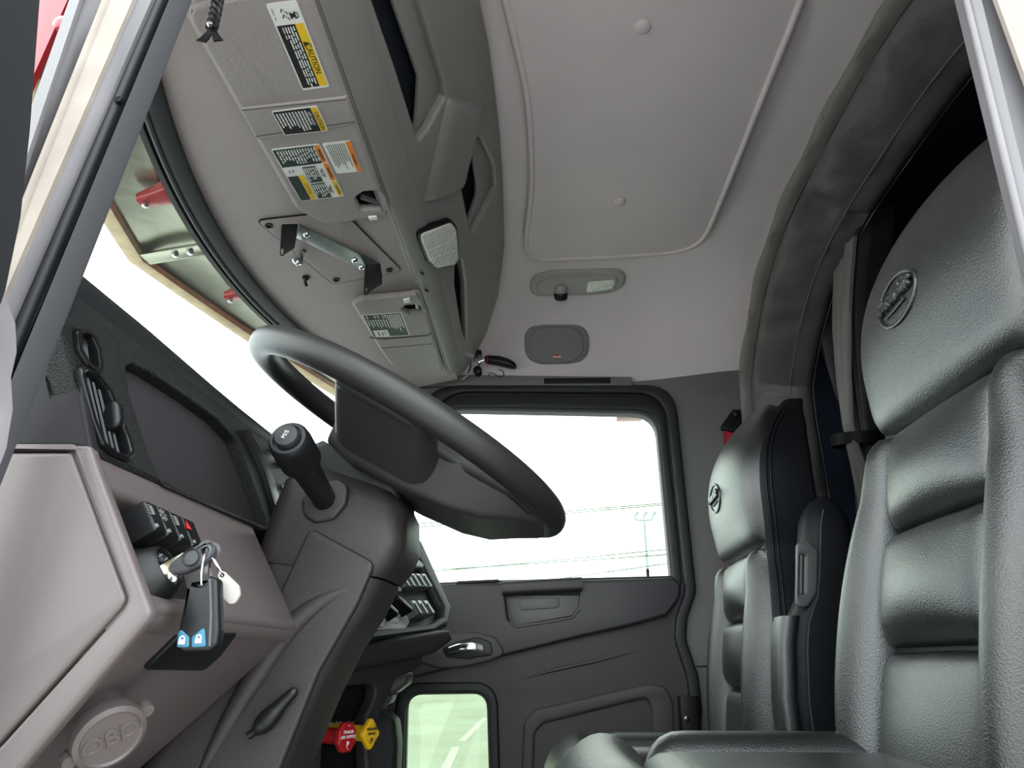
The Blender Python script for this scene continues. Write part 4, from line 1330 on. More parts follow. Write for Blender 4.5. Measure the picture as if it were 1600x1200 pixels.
    pad4('thigh_pad', fc, [fc[-1], bc[-1]], bc, [fc[0], bc[0]], SQ, 0.045, 0.06, 'leather', R, na=24, nb=16, sink=0.06, crown=0.006)
    for s in (-1, 1):
        inn = [(x, s * 0.135) for x in np.linspace(0.135, 0.46, 9)]
        inn[0] = (0.112, s * 0.135)
        ou = [(x, s * (0.247 - 0.02 * sst((x - 0.35) / 0.12))) for x in np.linspace(0.137, 0.46, 9)]
        a_, b_ = (inn, ou) if s > 0 else (ou, inn)
        pad4('cushion_bolster', a_, [a_[-1], b_[-1]], b_, [a_[0], b_[0]], SQ, 0.050, 0.05, 'leather', R, na=18, nb=14, sink=0.05)
    a_ = [(0.108, -0.132), (0.105, 0), (0.108, 0.132)]
    b_ = [(0.46, -0.132), (0.46, 0.132)]
    pad4('cushion_insert', a_, [a_[-1], b_[-1]], b_, [a_[0], b_[0]], SQ, 0.030, 0.04, 'leather', R, na=18, nb=18, sink=0.05)
    # pedestal
    secs = [[np.array([0.24 + x, y, 0]) + np.array([dx, yc, 0]) + np.array([0, 0, z]) for x, y in rrect(hx, hy, 0.03, 4)] for z, hx, hy in ((0.03, 0.2, 0.19), (0.10, 0.19, 0.18), (0.12, 0.15, 0.14), (0.28, 0.15, 0.14), (0.31, 0.2, 0.2))]
    loft('pedestal', secs, 'plastic_black', R)
    return R, SB


drv, SBd = make_seat('large black leather seat beside the steering wheel, with a pressed emblem', 0.0, 0.555, 0.0)
pas, SBp = make_seat('black leather seat by the passenger door, with a pressed emblem and raised armrest', -0.012, 1.50, -0.078, -0.13)
drv.name = 'driver_seat'
pas.name = 'passenger_seat'

# raised armrest on the inner side of the passenger seat
zs = [0.40, 0.46, 0.55, 0.65, 0.70, 0.725, 0.74, 0.80, 0.86, 0.90, 0.925, 0.94, 0.948]
xf = [0.475, 0.462, 0.462, 0.474, 0.486, 0.500, 0.508, 0.522, 0.532, 0.540, 0.551, 0.566, 0.580]
xb = [0.56, 0.585, 0.60, 0.61, 0.615, 0.618, 0.62, 0.628, 0.634, 0.632, 0.624, 0.612, 0.600]
secs = []
for z, a_, b_ in zip(zs, xf, xb):
    hy = np.interp(z, [0.40, 0.5, 0.9, 0.948], [0.03, 0.045, 0.045, 0.022])
    secs.append([np.array([(a_ + b_) / 2 + x, 1.195 + y, z]) for x, y in rrect((b_ - a_) / 2, hy, min(0.03, (b_ - a_) * 0.45, hy * 0.8), 5)])
ar = loft('armrest', secs, 'leather_side', pas, auto=60)
ar['label'] = 'black padded armrest folded upright'
tube('armrest_seam', [np.array([np.interp(z, zs, xf) + 0.028, 1.1505, z]) for z in np.linspace(0.44, 0.915, 20)], 0.0018, 'stitch', ar, seg=6)
loft('armrest_front', [[np.array([np.interp(z, zs, xf) - 0.006 + x, 1.19 + y, z]) for x, y in rrect(0.02, 0.036, 0.015, 4)] for z in (0.45, 0.47, 0.55, 0.65, 0.695, 0.705)], 'leather', ar)
FAR = Frame((0.545, 1.149, 0.80), (1, 0, 0), (0.25, 0, 1))
hpz = plate('latch_plate', FAR, round_poly(FAR.px([(1244, 848), (1262, 846), (1277, 862), (1275, 925), (1262, 948), (1243, 950)]), 0.012, 4), [round_poly(FAR.px([(1248, 866), (1258, 868), (1257, 928), (1246, 930)]), 0.004, 3)], 0.012, 0.003, 'handle_grey', ar, top=0.006)
tube('latch_bar', [FAR.p(*q, 0.002) for q in FAR.px([(1252, 868), (1251, 928)])], 0.005, 'rubber_grey', hpz, seg=8)

# red seat belt with its wall bracket
BE = thing('seat_belt', 'red seat belt hanging from a black triangular wall bracket behind the passenger seat', 'seat belt', (0.62, 1.95, 0.4))
FB = Frame((0.6, 1.955, 1.3), (1, 0, 0), (0, 0, 1))
br = plate('anchor_bracket', FB, round_poly(FB.px([(1144, 641), (1156, 641), (1172, 672), (1160, 680), (1127, 672), (1126, 666)]), 0.008, 3), (), 0.02, 0.003, 'plastic_black', BE, top=0.01)
a, b = FB.px([(1149, 648)])[0]
lathe('anchor_bolt', FB, [(0.012, 0.008), (0.012, 0.016), (0.009, 0.018), (0.0002, 0.018)], 'plastic_black', br, 6, a, b)
secs = []
for (x, y) in ((1141, 668), (1141, 690), (1144, 800), (1144, 900), (1142, 1010), (1138, 1130)):
    p = FB.p(*FB.px([(x, y)])[0], 0.0)
    secs.append([p + np.array([sx, sy, 0]) for sx, sy in ((-0.022, -0.001), (0.022, -0.001), (0.022, 0.001), (-0.022, 0.001))])
loft('webbing', secs, 'red_webbing', BE)
fbk = onY(1076, 1105, 1.93)
loft('buckle_stalk', [[fbk + np.array([x, y, z]) for x, y in rrect(0.03, 0.012, 0.01)] for z in (-0.06, -0.05, 0.02, 0.03)], 'plastic_black', BE)
lathe('shiny_tongue', Frame(fbk + np.array([-0.01, -0.014, -0.03]), (1, 0, 0), (0, 0, 1)), [(0.008, 0), (0.008, 0.003), (0.0002, 0.004)], 'chrome', BE, 12)
# ================================================================= DASHBOARD
DB = thing('dashboard', 'dashboard with a black instrument bezel above a taupe lower panel', 'dashboard', (-0.5, 0.8, 0.5))
FBZ = Frame((-0.345, 0, 0.765), (0, 1, 0), (-0.04, 0, 0.13))       # bezel face
FFA = Frame((-0.345, 0, 0.765), (0, 1, 0), (-0.065, 0, 0.11))      # lower fascia
FUN = Frame((-0.279, 0, 0.648), (0, 1, 0), (0.088, 0, 0.08))       # underside below the lip
FEN = Frame((0, 0.132, 0), (1, 0, 0), (0, 0, 1))                    # near end


def yloft(name, sec, ys, m_, insets=None):
    secs = []
    cx_, cz_ = np.mean([p[0] for p in sec]), np.mean([p[1] for p in sec])
    for k, y in enumerate(ys):
        f = 1.0 if insets is None else insets[k]
        secs.append([(cx_ + (x - cx_) * f, y, cz_ + (z - cz_) * f) for x, z in sec])
    return loft(name, secs, m_, DB, auto=50)


yloft('upper_body', [(-1.0, 0.62), (-0.36, 0.755), (-0.352, 0.768), (-0.392, 0.896), (-0.395, 0.91), (-0.42, 0.92), (-1.0, 0.90)], [0.134, 0.139, 1.40, 1.43], 'dash_dark', [0.985, 1, 1, 0.98])
yloft('passenger_body', [(-1.0, 0.40), (-0.50, 0.45), (-0.46, 0.60), (-0.50, 0.80), (-0.60, 0.88), (-1.0, 0.90)], [1.42, 1.93], 'dash_dark')
low = yloft('lower_body', [(-1.0, 0.40), (-0.52, 0.43), (-0.38, 0.556), (-0.30, 0.629), (-0.288, 0.640), (-0.290, 0.652), (-0.335, 0.668), (-0.395, 0.765), (-1.0, 0.77)], [0.132, 0.137, 0.44, 0.445], 'dash_taupe', [0.99, 1, 1, 0.99])
# lower fascia plate with the switch recess cut out
rec_px = [(162, 768), (284, 822), (298, 840), (331, 917), (352, 972), (268, 969), (236, 948), (208, 896)]
rec_o = round_poly([(a, max(b, -0.121)) for a, b in FFA.px(rec_px)], 0.012, 4)
fas = plate('lower_fascia', FFA, round_poly([(0.130, -0.133), (0.447, -0.133), (0.447, 0.004), (0.130, 0.004)], 0.008, 4), [rec_o], 0.03, 0.006, 'dash_taupe', DB, top=0.004, bres=4)
plate('recess_floor', FFA, [(0.138, -0.128), (0.42, -0.128), (0.42, -0.005), (0.138, -0.005)], (), 0.006, 0, 'bezel_black', fas, top=-0.018)
# rounded lip below the fascia
secs = []
for y in np.linspace(0.130, 0.447, 12):
    secs.append([np.array([-0.291, y, 0.652]) + 0.0135 * np.array([math.cos(t), 0, math.sin(t)]) for t in np.linspace(0, 2 * math.pi, 15)[:-1]])
loft('lower_lip', secs, 'dash_taupe', DB)
# end cover with its joint line
ec = round_poly(FEN.px([(118, 710), (203, 936), (196, 950), (-10, 1178), (-120, 1178), (-160, 710)]), [0.004, 0.01, 0.01, 0.02, 0.02, 0.01], 4)
plate('end_cover', FEN, ec, (), 0.010, 0.003, 'dash_taupe', DB, top=0.006)
cor = plate('end_frame', FEN, round_poly(FEN.px([(148, 698), (160, 735), (244, 958), (236, 972), (30, 1215), (-160, 1215), (-200, 694)]), [0.004, 0.008, 0.008, 0.008, 0.008, 0.008, 0.002], 4), [[(x, y) for x, y in round_poly(FEN.px([(122, 706), (207, 938), (199, 954), (-8, 1184), (-125, 1184), (-165, 706)]), [0.004, 0.01, 0.01, 0.02, 0.02, 0.01], 4)]], 0.012, 0.004, 'dash_taupe', DB, top=0.0065, bres=3)
plate('upper_end_cap', FEN, round_poly(FEN.px([(62, 562), (100, 520), (118, 520), (150, 704), (120, 704), (-180, 704), (-180, 562)]), [0.006, 0.006, 0.006, 0, 0, 0, 0], 3), (), 0.012, 0.004, 'dash_dark_shaded', DB, top=0.006)

# black textured bezel with openings for the instrument glass and the vents
gl_px = [(183, 577), (196, 571), (222, 583), (282, 622), (330, 657), (360, 690), (380, 745), (410, 826), (322, 792), (238, 756), (214, 697), (190, 620)]
gl_o = round_poly(FBZ.px(gl_px), 0.012, 4)
v1_px = [(100, 524), (112, 522), (126, 530), (135, 552), (138, 580), (133, 588), (118, 578), (103, 552)]
v2_px = [(104, 584), (112, 580), (130, 588), (150, 612), (164, 645), (182, 690), (189, 716), (180, 724), (160, 716), (140, 700), (124, 660)]
v1_o = round_poly(FBZ.px(v1_px), 0.005, 3)
v2_o = round_poly(FBZ.px(v2_px), 0.005, 3)
bez = plate('instrument_bezel', FBZ, round_poly([(0.142, -0.004), (0.75, -0.004), (0.75, 0.136), (0.104, 0.136), (0.108, 0.10)], 0.006, 3), [gl_o, v1_o, v2_o], 0.022, 0.004, 'bezel_black', DB, top=0.008, bres=3)
# instrument glass: gently bowed dark cover set back in the opening
P = np.array(FBZ.px([(176, 566), (300, 620), (372, 690), (418, 836), (230, 765)]))
a0, a1, b0, b1 = P[:, 0].min() - 0.01, P[:, 0].max() + 0.01, P[:, 1].min() - 0.01, P[:, 1].max() + 0.01
secs = []
for a in np.linspace(a0, a1, 20):
    secs.append([FBZ.p(a, b, -0.014 - 0.010 * ((b - (b0 + b1) / 2) / (b1 - b0) * 2) ** 2 + 0.006) for b in np.linspace(b0, b1, 12)])
ig = loft('instrument_glass', secs, 'display_glass', bez, closed=False, caps=False)
ig['label'] = 'dark glossy instrument display cover'
# vents: dark wells with slanted blades
for o_, pxs in ((v1_o, v1_px), (v2_o, v2_px)):
    q = np.array(FBZ.px(pxs))
    c_ = q.mean(0)
    vt = plate('air_vent', FBZ, [tuple(c_ + (np.array(p) - c_) * 1.02) for p in o_], [tuple(c_ + (np.array(p) - c_) * 0.9) for p in o_], 0.02, 0.002, 'vent_black', bez, top=0.010) if False else ring('air_vent', FBZ, [tuple(c_ + (np.array(p) - c_) * 1.04) for p in o_], [tuple(c_ + (np.array(p) - c_) * 0.90) for p in o_], 0.014, 0.003, 'vent_black', bez, top=0.012)
    vt['label'] = 'black louvred air vent'
    # blades run along the long side of the vent
    d_ = nrm(q[np.argmin(q[:, 1])] - q[np.argmax(q[:, 1])])
    w_ = np.array([-d_[1], d_[0]])
    pr_ = (q - c_) @ d_
    pw_ = (q - c_) @ w_
    for k in range(6):
        t = (k + 0.5) / 6
        off = pw_.min() * 0.78 + (pw_.max() - pw_.min()) * 0.78 * t
        # clip the blade to the opening
        inside = []
        for s in np.linspace(pr_.min(), pr_.max(), 60):
            p = c_ + d_ * s + w_ * off
            # point in polygon
            cnt = False
            n_ = len(o_)
            for i in range(n_):
                x1, y1 = o_[i]
                x2, y2 = o_[i - 1]
                if (y1 > p[1]) != (y2 > p[1]) and p[0] < (x2 - x1) * (p[1] - y1) / (y2 - y1 + 1e-12) + x1:
                    cnt = not cnt
            if cnt:
                inside.append(s)
        if len(inside) < 3:
            continue
        A_, B_ = c_ + d_ * (inside[0]) + w_ * off, c_ + d_ * (inside[-1]) + w_ * off
        sec = lambda p: [FBZ.p(p[0] + w_[0] * x, p[1] + w_[1] * x, h) for x, h in ((-0.0035, 0.004), (-0.0025, 0.0055), (0.003, -0.006), (0.002, -0.0075))]
        loft('vent_blade', [sec(A_), sec(B_)], 'vent_black', vt)
    plate('vent_well', FBZ, [tuple(p) for p in o_], (), 0.003, 0, 'plastic_black', vt, top=-0.010)
c_ = np.array(FBZ.px([(161, 655)])[0])
secs = [[FBZ.p(c_[0] + x * s, c_[1] + y * s, h) for x, y in rrect(0.006, 0.013, 0.005)] for s, h in ((1, 0.0), (1, 0.010), (0.85, 0.014), (0.5, 0.016))]
tb = loft('vent_tab', secs, 'vent_black', bez)

# padded brow over the instruments
secs = []
for y in np.linspace(0.112, 1.44, 40):
    e = 1.0 - 0.3 * math.exp(-((y - 0.112) / 0.012) ** 2)
    z0 = 0.905 + 0.004 * math.sin((y - 0.15) * 2.4)
    hgt = np.interp(y, [0.112, 0.25, 0.45, 1.44], [0.046, 0.042, 0.024, 0.018]) * e
    secs.append([(-0.405 + 0.026 * e * math.cos(t), y, z0 + hgt * math.sin(t) * (1.0 if math.sin(t) < 0 else 0.5)) for t in np.linspace(-math.pi * 0.75, math.pi * 0.75, 16)] + [(-0.46, y, z0 + 0.01), (-0.46, y, z0 - 0.03)])
loft('padded_brow', secs, 'brow_black', DB)
# dark seam strip between the instrument cluster and the next panel
q = FBZ.px([(365, 680), (398, 745), (425, 832), (436, 832), (412, 745), (376, 676)])
plate('panel_joint', FBZ, q, (), 0.014, 0.002, 'vent_black', bez, top=0.013)

# small chrome-ringed button on the panel beside the stalk
a, b = FBZ.lift(0.012).px([(436, 716)])[0]
cb = lathe('chrome_button', FBZ, [(0.014, 0.004), (0.014, 0.014), (0.010, 0.017), (0.0095, 0.013), (0.0002, 0.013)], 'chrome', bez, 20, a, b)
a, b = FBZ.lift(0.012).px([(446, 762)])[0]
tube('chrome_lever', [FBZ.p(a, b, 0.008), FBZ.p(a + 0.004, b + 0.006, 0.022), FBZ.p(a + 0.006, b + 0.018, 0.026)], [0.005, 0.0035, 0.002], 'chrome', bez, seg=10)
# switch bank standing in the recess: four rockers
icons = ['headlamp', 'lamp', 'turn', 'hazard']
for k in range(4):
    x0, y0 = 221 + 19.5 * k, 783 + 8.5 * k
    q = FFA.lift(0.014).px([(x0, y0), (x0 + 18.5, y0 + 8), (x0 + 36.5, y0 + 54), (x0 + 18.5, y0 + 47)])
    r_ = plate('rocker_switch', FFA, round_poly(q, 0.002, 3), (), 0.036, 0.003, 'plastic_black', DB, top=0.017, bres=3)
    c_ = np.array(FFA.lift(0.017).px([(x0 + 13, y0 + 14)])[0])
    col_ = 'print_red' if k == 3 else 'print_dim'
    FI = FFA.lift(0.0172)
    if k == 3:
        quads2d('icon', FI, [[tuple(c_ + np.array(p)) for p in ((-0.004, -0.003), (0.004, -0.003), (0.0, 0.005))]], col_, r_)
    elif k == 1:
        quads2d('icon', FI, [[tuple(c_ + 0.0055 * np.array((math.cos(t), math.sin(t)))), tuple(c_ + 0.0055 * np.array((math.cos(t + 0.35), math.sin(t + 0.35)))), tuple(c_ + 0.0015 * np.array((math.cos(t + 0.35), math.sin(t + 0.35)))), tuple(c_ + 0.0015 * np.array((math.cos(t), math.sin(t))))] for t in np.linspace(0, 2 * math.pi, 9)[:-1]], col_, r_)
    else:
        qs = [[tuple(c_ + np.array(p)) for p in ((0.0, -0.0045), (0.0035, -0.004), (0.0045, 0.0), (0.0035, 0.004), (0.0, 0.0045))]]
        for j in range(4):
            qs.append([tuple(c_ + np.array(p)) for p in ((-0.0058, -0.004 + 0.0022 * j), (-0.0012, -0.0045 + 0.0025 * j), (-0.0012, -0.0037 + 0.0025 * j), (-0.0058, -0.0032 + 0.0022 * j))])
        quads2d('icon', FI, qs, col_, r_)
    c_ = FFA.lift(0.017).px([(x0 + 24, y0 + 38)])[0]
    lathe('indicator', FI, [(0.0019, -0.001), (0.0017, 0.0006), (0.0002, 0.0009)], 'print_dim', r_, 10, c_[0], c_[1])
# ignition lock
la, lb = FFA.px([(242, 898)])[0]
lk = lathe('ignition_lock', FFA, [(0.026, -0.018), (0.026, -0.006), (0.022, 0.0), (0.0185, 0.010), (0.016, 0.012), (0.0155, 0.006), (0.012, 0.006)], 'plastic_black', DB, 28, la, lb)
lathe('lock_ring', FFA, [(0.0145, 0.004), (0.0145, 0.0095), (0.012, 0.010), (0.011, 0.007), (0.0002, 0.0065)], 'chrome', lk, 24, la, lb)
# black shelf block and lower tray
plate('black_tray', FUN, round_poly(FUN.px([(222, 1042), (280, 985), (368, 986), (344, 1018), (316, 1044)]), 0.006, 3), (), 0.006, 0.002, 'plastic_black', DB, top=0.004)
# diagnostic socket cap
po = onY(172, 1152, 0.20)
FO = Frame(po, (0.35, 0.85, -0.35), (-0.1, 0.4, 0.9))
axis = nrm((0.72, -0.50, -0.47))
FO = Frame(po, np.cross((0, 0, 1), axis), (0, 0, 1))
FO = Frame(po, nrm(np.cross((0, 0, 1), axis)), np.cross(axis, nrm(np.cross((0, 0, 1), axis))))
cap = lathe('diagnostic_cap', FO, [(0.019, -0.045), (0.020, -0.012), (0.0245, -0.010), (0.0255, -0.004), (0.0245, 0.001), (0.021, 0.003), (0.0195, 0.0015), (0.0002, 0.0015)], 'dash_taupe', DB, 32)
cap['label'] = 'round taupe cap over the diagnostic socket'
text('cap_lettering', FO, 0, 0, 'OBD', 0.018, 'dash_taupe', cap, ang=0.5, h=0.0015, thick=0.003, off=0.0003)
lathe('cap_tab', FO.lift(-0.006), [(0.005, -0.004), (0.006, 0.0), (0.005, 0.005), (0.0002, 0.005)], 'dash_taupe', cap, 14, 0.020, 0.018)
lathe('cap_tab', FO.lift(-0.006), [(0.005, -0.004), (0.006, 0.0), (0.005, 0.005), (0.0002, 0.005)], 'dash_taupe', cap, 14, -0.02, -0.018)

# ---- centre stack turned towards the driver
Q1, Q2, Q3 = onY(652, 848, 1.40), onY(699, 965, 1.37), onY(565, 1006, 0.93)
FCS = Frame(Q2, Q2 - Q3, Q1 - Q2)
csb = plate('centre_stack', FCS, round_poly(FCS.px([(470, 1024), (545, 862), (640, 836), (653, 848), (701, 955), (695, 981), (660, 991), (560, 1004)]), 0.014, 4), [round_poly(FCS.px([(480, 1008), (560, 880), (634, 858), (642, 864), (686, 950), (685, 966), (668, 978), (560, 991)]), 0.014, 4)], 0.07, 0.012, 'dash_dark', DB, top=0.012, bres=4)
plate('switch_plate', FCS, FCS.px([(470, 1012), (550, 870), (640, 850), (694, 965), (672, 984), (560, 996)]), (), 0.02, 0.001, 'bezel_black', csb, top=-0.006)
mat('switch_gloss', (0.10, 0.105, 0.105), 0.16)
for k in range(5):
    x0 = 623 + 8.6 * k
    r_ = plate('rocker_switch', FCS, round_poly(FCS.lift(0.022).px([(x0, 894 + 0.3 * k), (x0 + 7.2, 894.3 + 0.3 * k), (x0 + 20.2, 916 + 0.3 * k), (x0 + 12.5, 916 + 0.3 * k)]), 0.003, 3), (), 0.045, 0.004, 'switch_gloss', DB, top=0.022, bres=3)
    c_ = FCS.lift(0.0222).px([(x0 + 10, 906 + 0.3 * k)])[0]
    plate('dark_window', FCS, ell(c_[0], c_[1], 0.005, 0.014, 14, 0.3), (), 0.002, 0.0004, 'plastic_black', r_, top=0.0232)
for k in range(3):
    x0 = 641 + 9.6 * k
    r_ = plate('rocker_switch', FCS, round_poly(FCS.lift(0.022).px([(x0, 937), (x0 + 7.5, 937), (x0 + 21.5, 959 - 0.5 * k), (x0 + 14, 960 - 0.5 * k)]), 0.003, 3), (), 0.045, 0.004, 'switch_gloss', DB, top=0.022, bres=3)
    c_ = FCS.lift(0.0222).px([(x0 + 12, 951)])[0]
    plate('dark_window', FCS, ell(c_[0], c_[1], 0.005, 0.014, 14, 0.3), (), 0.002, 0.0004, 'plastic_black', r_, top=0.0232)
plate('handle_bar', FCS, round_poly(FCS.lift(0.02).px([(610, 874), (654, 874), (663, 884), (660, 888), (612, 884)]), 0.006, 3), (), 0.03, 0.006, 'handle_grey', DB, top=0.022, bres=3)
plate('slot_panel', FCS, round_poly(FCS.lift(0.016).px([(596, 914), (624, 912), (629, 924), (600, 925)]), 0.003, 2), (), 0.03, 0.003, 'handle_grey', DB, top=0.016)
plate('slot_line', FCS, FCS.lift(0.0165).px([(602, 919), (617, 918.5), (618, 920.5), (602, 921)]), (), 0.002, 0, 'plastic_black', DB, top=0.0165)
plate('knob_plate', FCS, round_poly(FCS.lift(-0.002).px([(560, 985), (592, 940), (628, 934), (640, 972), (634, 982)]), 0.006, 3), (), 0.006, 0.001, 'frost', csb, top=-0.002)
for (x, y) in ((595, 957), (618, 951)):
    a, b = FCS.lift(0.01).px([(x, y)])[0]
    kn = lathe('rotary_knob', FCS, [(0.026, -0.006), (0.025, 0.002), (0.018, 0.005), (0.017, 0.010), (0.0002, 0.011)], 'frost', DB, 24, a, b)
    plate('knob_fin', FCS, [(a + p[0] * math.cos(0.9) - p[1] * math.sin(0.9), b + p[0] * math.sin(0.9) + p[1] * math.cos(0.9)) for p in round_poly([(-0.006, -0.026), (0.006, -0.026), (0.008, 0.0), (0.006, 0.026), (-0.006, 0.026), (-0.008, 0.0)], 0.004, 3)], (), 0.028, 0.004, 'plastic_black', kn, top=0.034, bres=3)

# body of the stack below the switch face, then the slim leg with the brake valve pocket
nT = nrm((0.80, -0.60, 0))
OT = onY(545, 1150, 0.90) - nT * 0.055
FT = Frame(OT, np.cross((0, 0, 1), nT), (0, 0, 1))
plate('stack_shelf', FT, round_poly(FT.px([(470, 1020), (600, 1000), (688, 985), (694, 1000), (664, 1022), (560, 1044), (470, 1060)]), 0.008, 3), (), 0.05, 0.010, 'dash_dark', DB, top=0.03, bres=3)
leg = plate('valve_panel', FT, round_poly(FT.px([(440, 1040), (560, 1030), (664, 1010), (660, 1040), (640, 1052), (620, 1060), (604, 1098), (590, 1130), (582, 1160), (590, 1290), (440, 1290)]), 0.010, 3),
            [round_poly(FT.px([(508, 1095), (520, 1078), (545, 1072), (580, 1069), (587, 1076), (583, 1095), (570, 1122), (570, 1165), (576, 1280), (500, 1280)]), 0.010, 3)], 0.03, 0.006, 'dash_dark', DB, top=0.0, bres=3)
plate('pocket_back', FT, FT.px([(480, 1050), (600, 1050), (600, 1290), (480, 1290)]), (), 0.006, 0, 'plastic_black', leg, top=-0.045)
FTb = FT.lift(-0.044)
a, b = FTb.px([(530, 1130)])[0]
text('valve_lettering', FTb, a, b, 'Set Parking Brake Before Leaving Vehicle', 0.0085, 'print_grey', leg, h=0.0003)
for col_, ppx, Yk, poly, lines in (('red_knob', (544, 1152), 0.90, [(-0.011, 0.0275), (0.011, 0.0275), (0.0235, 0.012), (0.0235, -0.012), (0.011, -0.0275), (-0.011, -0.0275), (-0.0235, -0.012), (-0.0235, 0.012)], ['TRAILER', 'AIR SUPPLY']),
                                   ('yellow_knob', (581, 1147), 0.935, [(0, 0.033), (0.026, 0), (0, -0.033), (-0.026, 0)], ['PARKING', 'BRAKE'])):
    poly = [(p[0] * 0.8, p[1] * 0.8) for p in poly]
    fc_ = onY(*ppx, Yk)
    nk = nrm((0.86, -0.51, 0.02))
    FKn = Frame(fc_, np.cross((0, 0, 1), nk), (0, 0, 1))
    nm = 'trailer_valve_knob' if col_ == 'red_knob' else 'parking_brake_knob'
    kb = plate(nm, FKn, round_poly(poly, 0.006 if col_ == 'yellow_knob' else 0.003, 3), (), 0.012, 0.003, col_, DB, top=0.0, bres=3)
    kb['label'] = 'red eight-sided trailer air supply knob' if col_ == 'red_knob' else 'yellow diamond parking brake knob'
    ax = nT
    p_ = fc_ - nk * 0.008
    tube('knob_stem', [p_, p_ - ax * 0.03, p_ - ax * (0.062 if col_ == 'red_knob' else 0.10)], 0.0125, col_, kb, seg=20)
    tcol = 'print_white' if col_ == 'red_knob' else 'print_black'
    sz = 0.0062 if col_ == 'red_knob' else 0.0058
    text('knob_lettering', FKn, 0, 0.0075, lines[0], sz, tcol, kb, h=0.0003, off=0.00015)
    text('knob_lettering', FKn, 0, 0.0005, lines[1], sz, tcol, kb, h=0.0003, off=0.00015)
    text('knob_lettering', FKn, 0, -0.0105, 'P', 0.0115, tcol, kb, h=0.0003, off=0.0004)
    rad = 0.78
    for k in range(len(poly)):
        A_, B_ = np.array(poly[k]) * rad, np.array(poly[(k + 1) % len(poly)]) * rad
        if k % 2 == 0 or col_ == 'yellow_knob':
            quads2d('edge_mark', FKn, [[tuple(A_ * 0.7 + B_ * 0.3), tuple(A_ * 0.3 + B_ * 0.7), tuple((A_ * 0.3 + B_ * 0.7) * 0.96), tuple((A_ * 0.7 + B_ * 0.3) * 0.96)]], tcol, kb)
# duct and kick panel beyond the leg
F17 = Frame((0, 1.62, 0), (1, 0, 0), (0, 0, 1))
plate('air_duct', F17, round_poly(F17.px([(610, 1058), (645, 1048), (640, 1068), (622, 1082), (600, 1088)]), 0.01, 3), (), 0.08, 0.012, 'handle_grey', DB, top=0.04, bres=4)
plate('air_duct', F17, round_poly(F17.px([(600, 1086), (618, 1083), (612, 1098), (592, 1106)]), 0.008, 3), (), 0.07, 0.010, 'handle_grey', DB, top=0.03, bres=4)
plate('kick_panel', Frame((0, 1.85, 0), (1, 0, 0), (0, 0, 1)), round_poly(Frame((0, 1.85, 0), (1, 0, 0), (0, 0, 1)).px([(560, 1112), (605, 1108), (622, 1124), (626, 1160), (620, 1300), (540, 1300)]), 0.03, 4), (), 0.10, 0.02, 'dash_dark', DB, top=0.05, bres=4)

# ================================================================= STEERING WHEEL AND COLUMN
TW = math.radians(29.7)
WC = np.array([-0.182, 0.52, 0.889])
FWH = Frame(WC, (-math.cos(TW), 0, math.sin(TW)), (0, -1, 0))     # a = towards the dash, b = towards the driver door
RW, RT = 0.214, 0.0172
SW = thing('steering_wheel', 'large black four-spoke steering wheel', 'steering wheel', WC - FWH.n * 0.08)
tube('rim', [FWH.p(RW * math.cos(t), RW * math.sin(t)) for t in np.linspace(0, 2 * math.pi, 97)[:-1]], RT, 'wheel_black', SW, closed=True, seg=20)
half = [(0.062, 0.0), (0.060, 0.07), (0.044, 0.125), (0.036, 0.212), (-0.066, 0.204), (-0.070, 0.140), (-0.104, 0.118), (-0.168, 0.130), (-0.196, 0.085), (-0.210, 0.04), (-0.212, 0.0)]
outl = half + [(a, -b) for a, b in half[-2:0:-1]]
hole = lambda s: round_poly([(-0.128, s * 0.100), (-0.168, s * 0.106), (-0.186, s * 0.070), (-0.150, s * 0.050)], 0.008, 3)
sp_ = plate('spokes', FWH, round_poly(outl, 0.02, 5), [hole(1), hole(-1)], 0.026, 0.009, 'wheel_hub', SW, top=0.006, bres=4)
# deep tub-shaped hub: flat below, sloping up to the bottom of the rim
secs = []
for a_, wt, wb, h0_, h1_ in ((0.066, 0.070, 0.055, -0.012, -0.045), (0.058, 0.100, 0.078, -0.004, -0.062), (0.02, 0.128, 0.090, 0.004, -0.070), (-0.05, 0.134, 0.092, 0.004, -0.068), (-0.11, 0.128, 0.090, 0.0, -0.062), (-0.148, 0.112, 0.082, -0.004, -0.052), (-0.18, 0.092, 0.070, -0.006, -0.034), (-0.205, 0.072, 0.058, -0.006, -0.022), (-0.216, 0.055, 0.045, -0.006, -0.014)):
    lp = round_poly([(wt, h0_), (-wt, h0_), (-wb, h1_), (wb, h1_)], 0.014, 4)
    secs.append([FWH.p(a_, x, y) for x, y in lp])
hub = loft('hub', secs, 'wheel_hub', SW, auto=32)
# thick roots where the side spokes meet the rim
for sg in (1, -1):
    secs = []
    for r_, a0_, a1_, th, hh in ((0.10, 0.052, -0.085, 0.030, -0.030), (0.15, 0.046, -0.078, 0.020, -0.018), (0.19, 0.041, -0.072, 0.012, -0.007), (0.214, 0.036, -0.066, 0.009, -0.002)):
        secs.append([FWH.p((a0_ + a1_) / 2 + x, sg * r_, hh + y) for x, y in rrect((a0_ - a1_) / 2, th, th * 0.95, 6)])
    loft('spoke_root', secs, 'wheel_hub', sp_, auto=60)
# lower collar block seen between hub and column
secs = [[FWH.p(0.02 + x, y, h) for x, y in rrect(hx, hy, 0.015, 4)] for h, hx, hy in ((-0.105, 0.080, 0.045), (-0.085, 0.080, 0.048), (-0.06, 0.06, 0.05))]
loft('collar', secs, 'plastic_black', SW)

SCn = thing('steering_column', 'dark column shroud rising to the steering wheel, with a thick stalk', 'steering column', (-0.5, 0.52, 0.05))


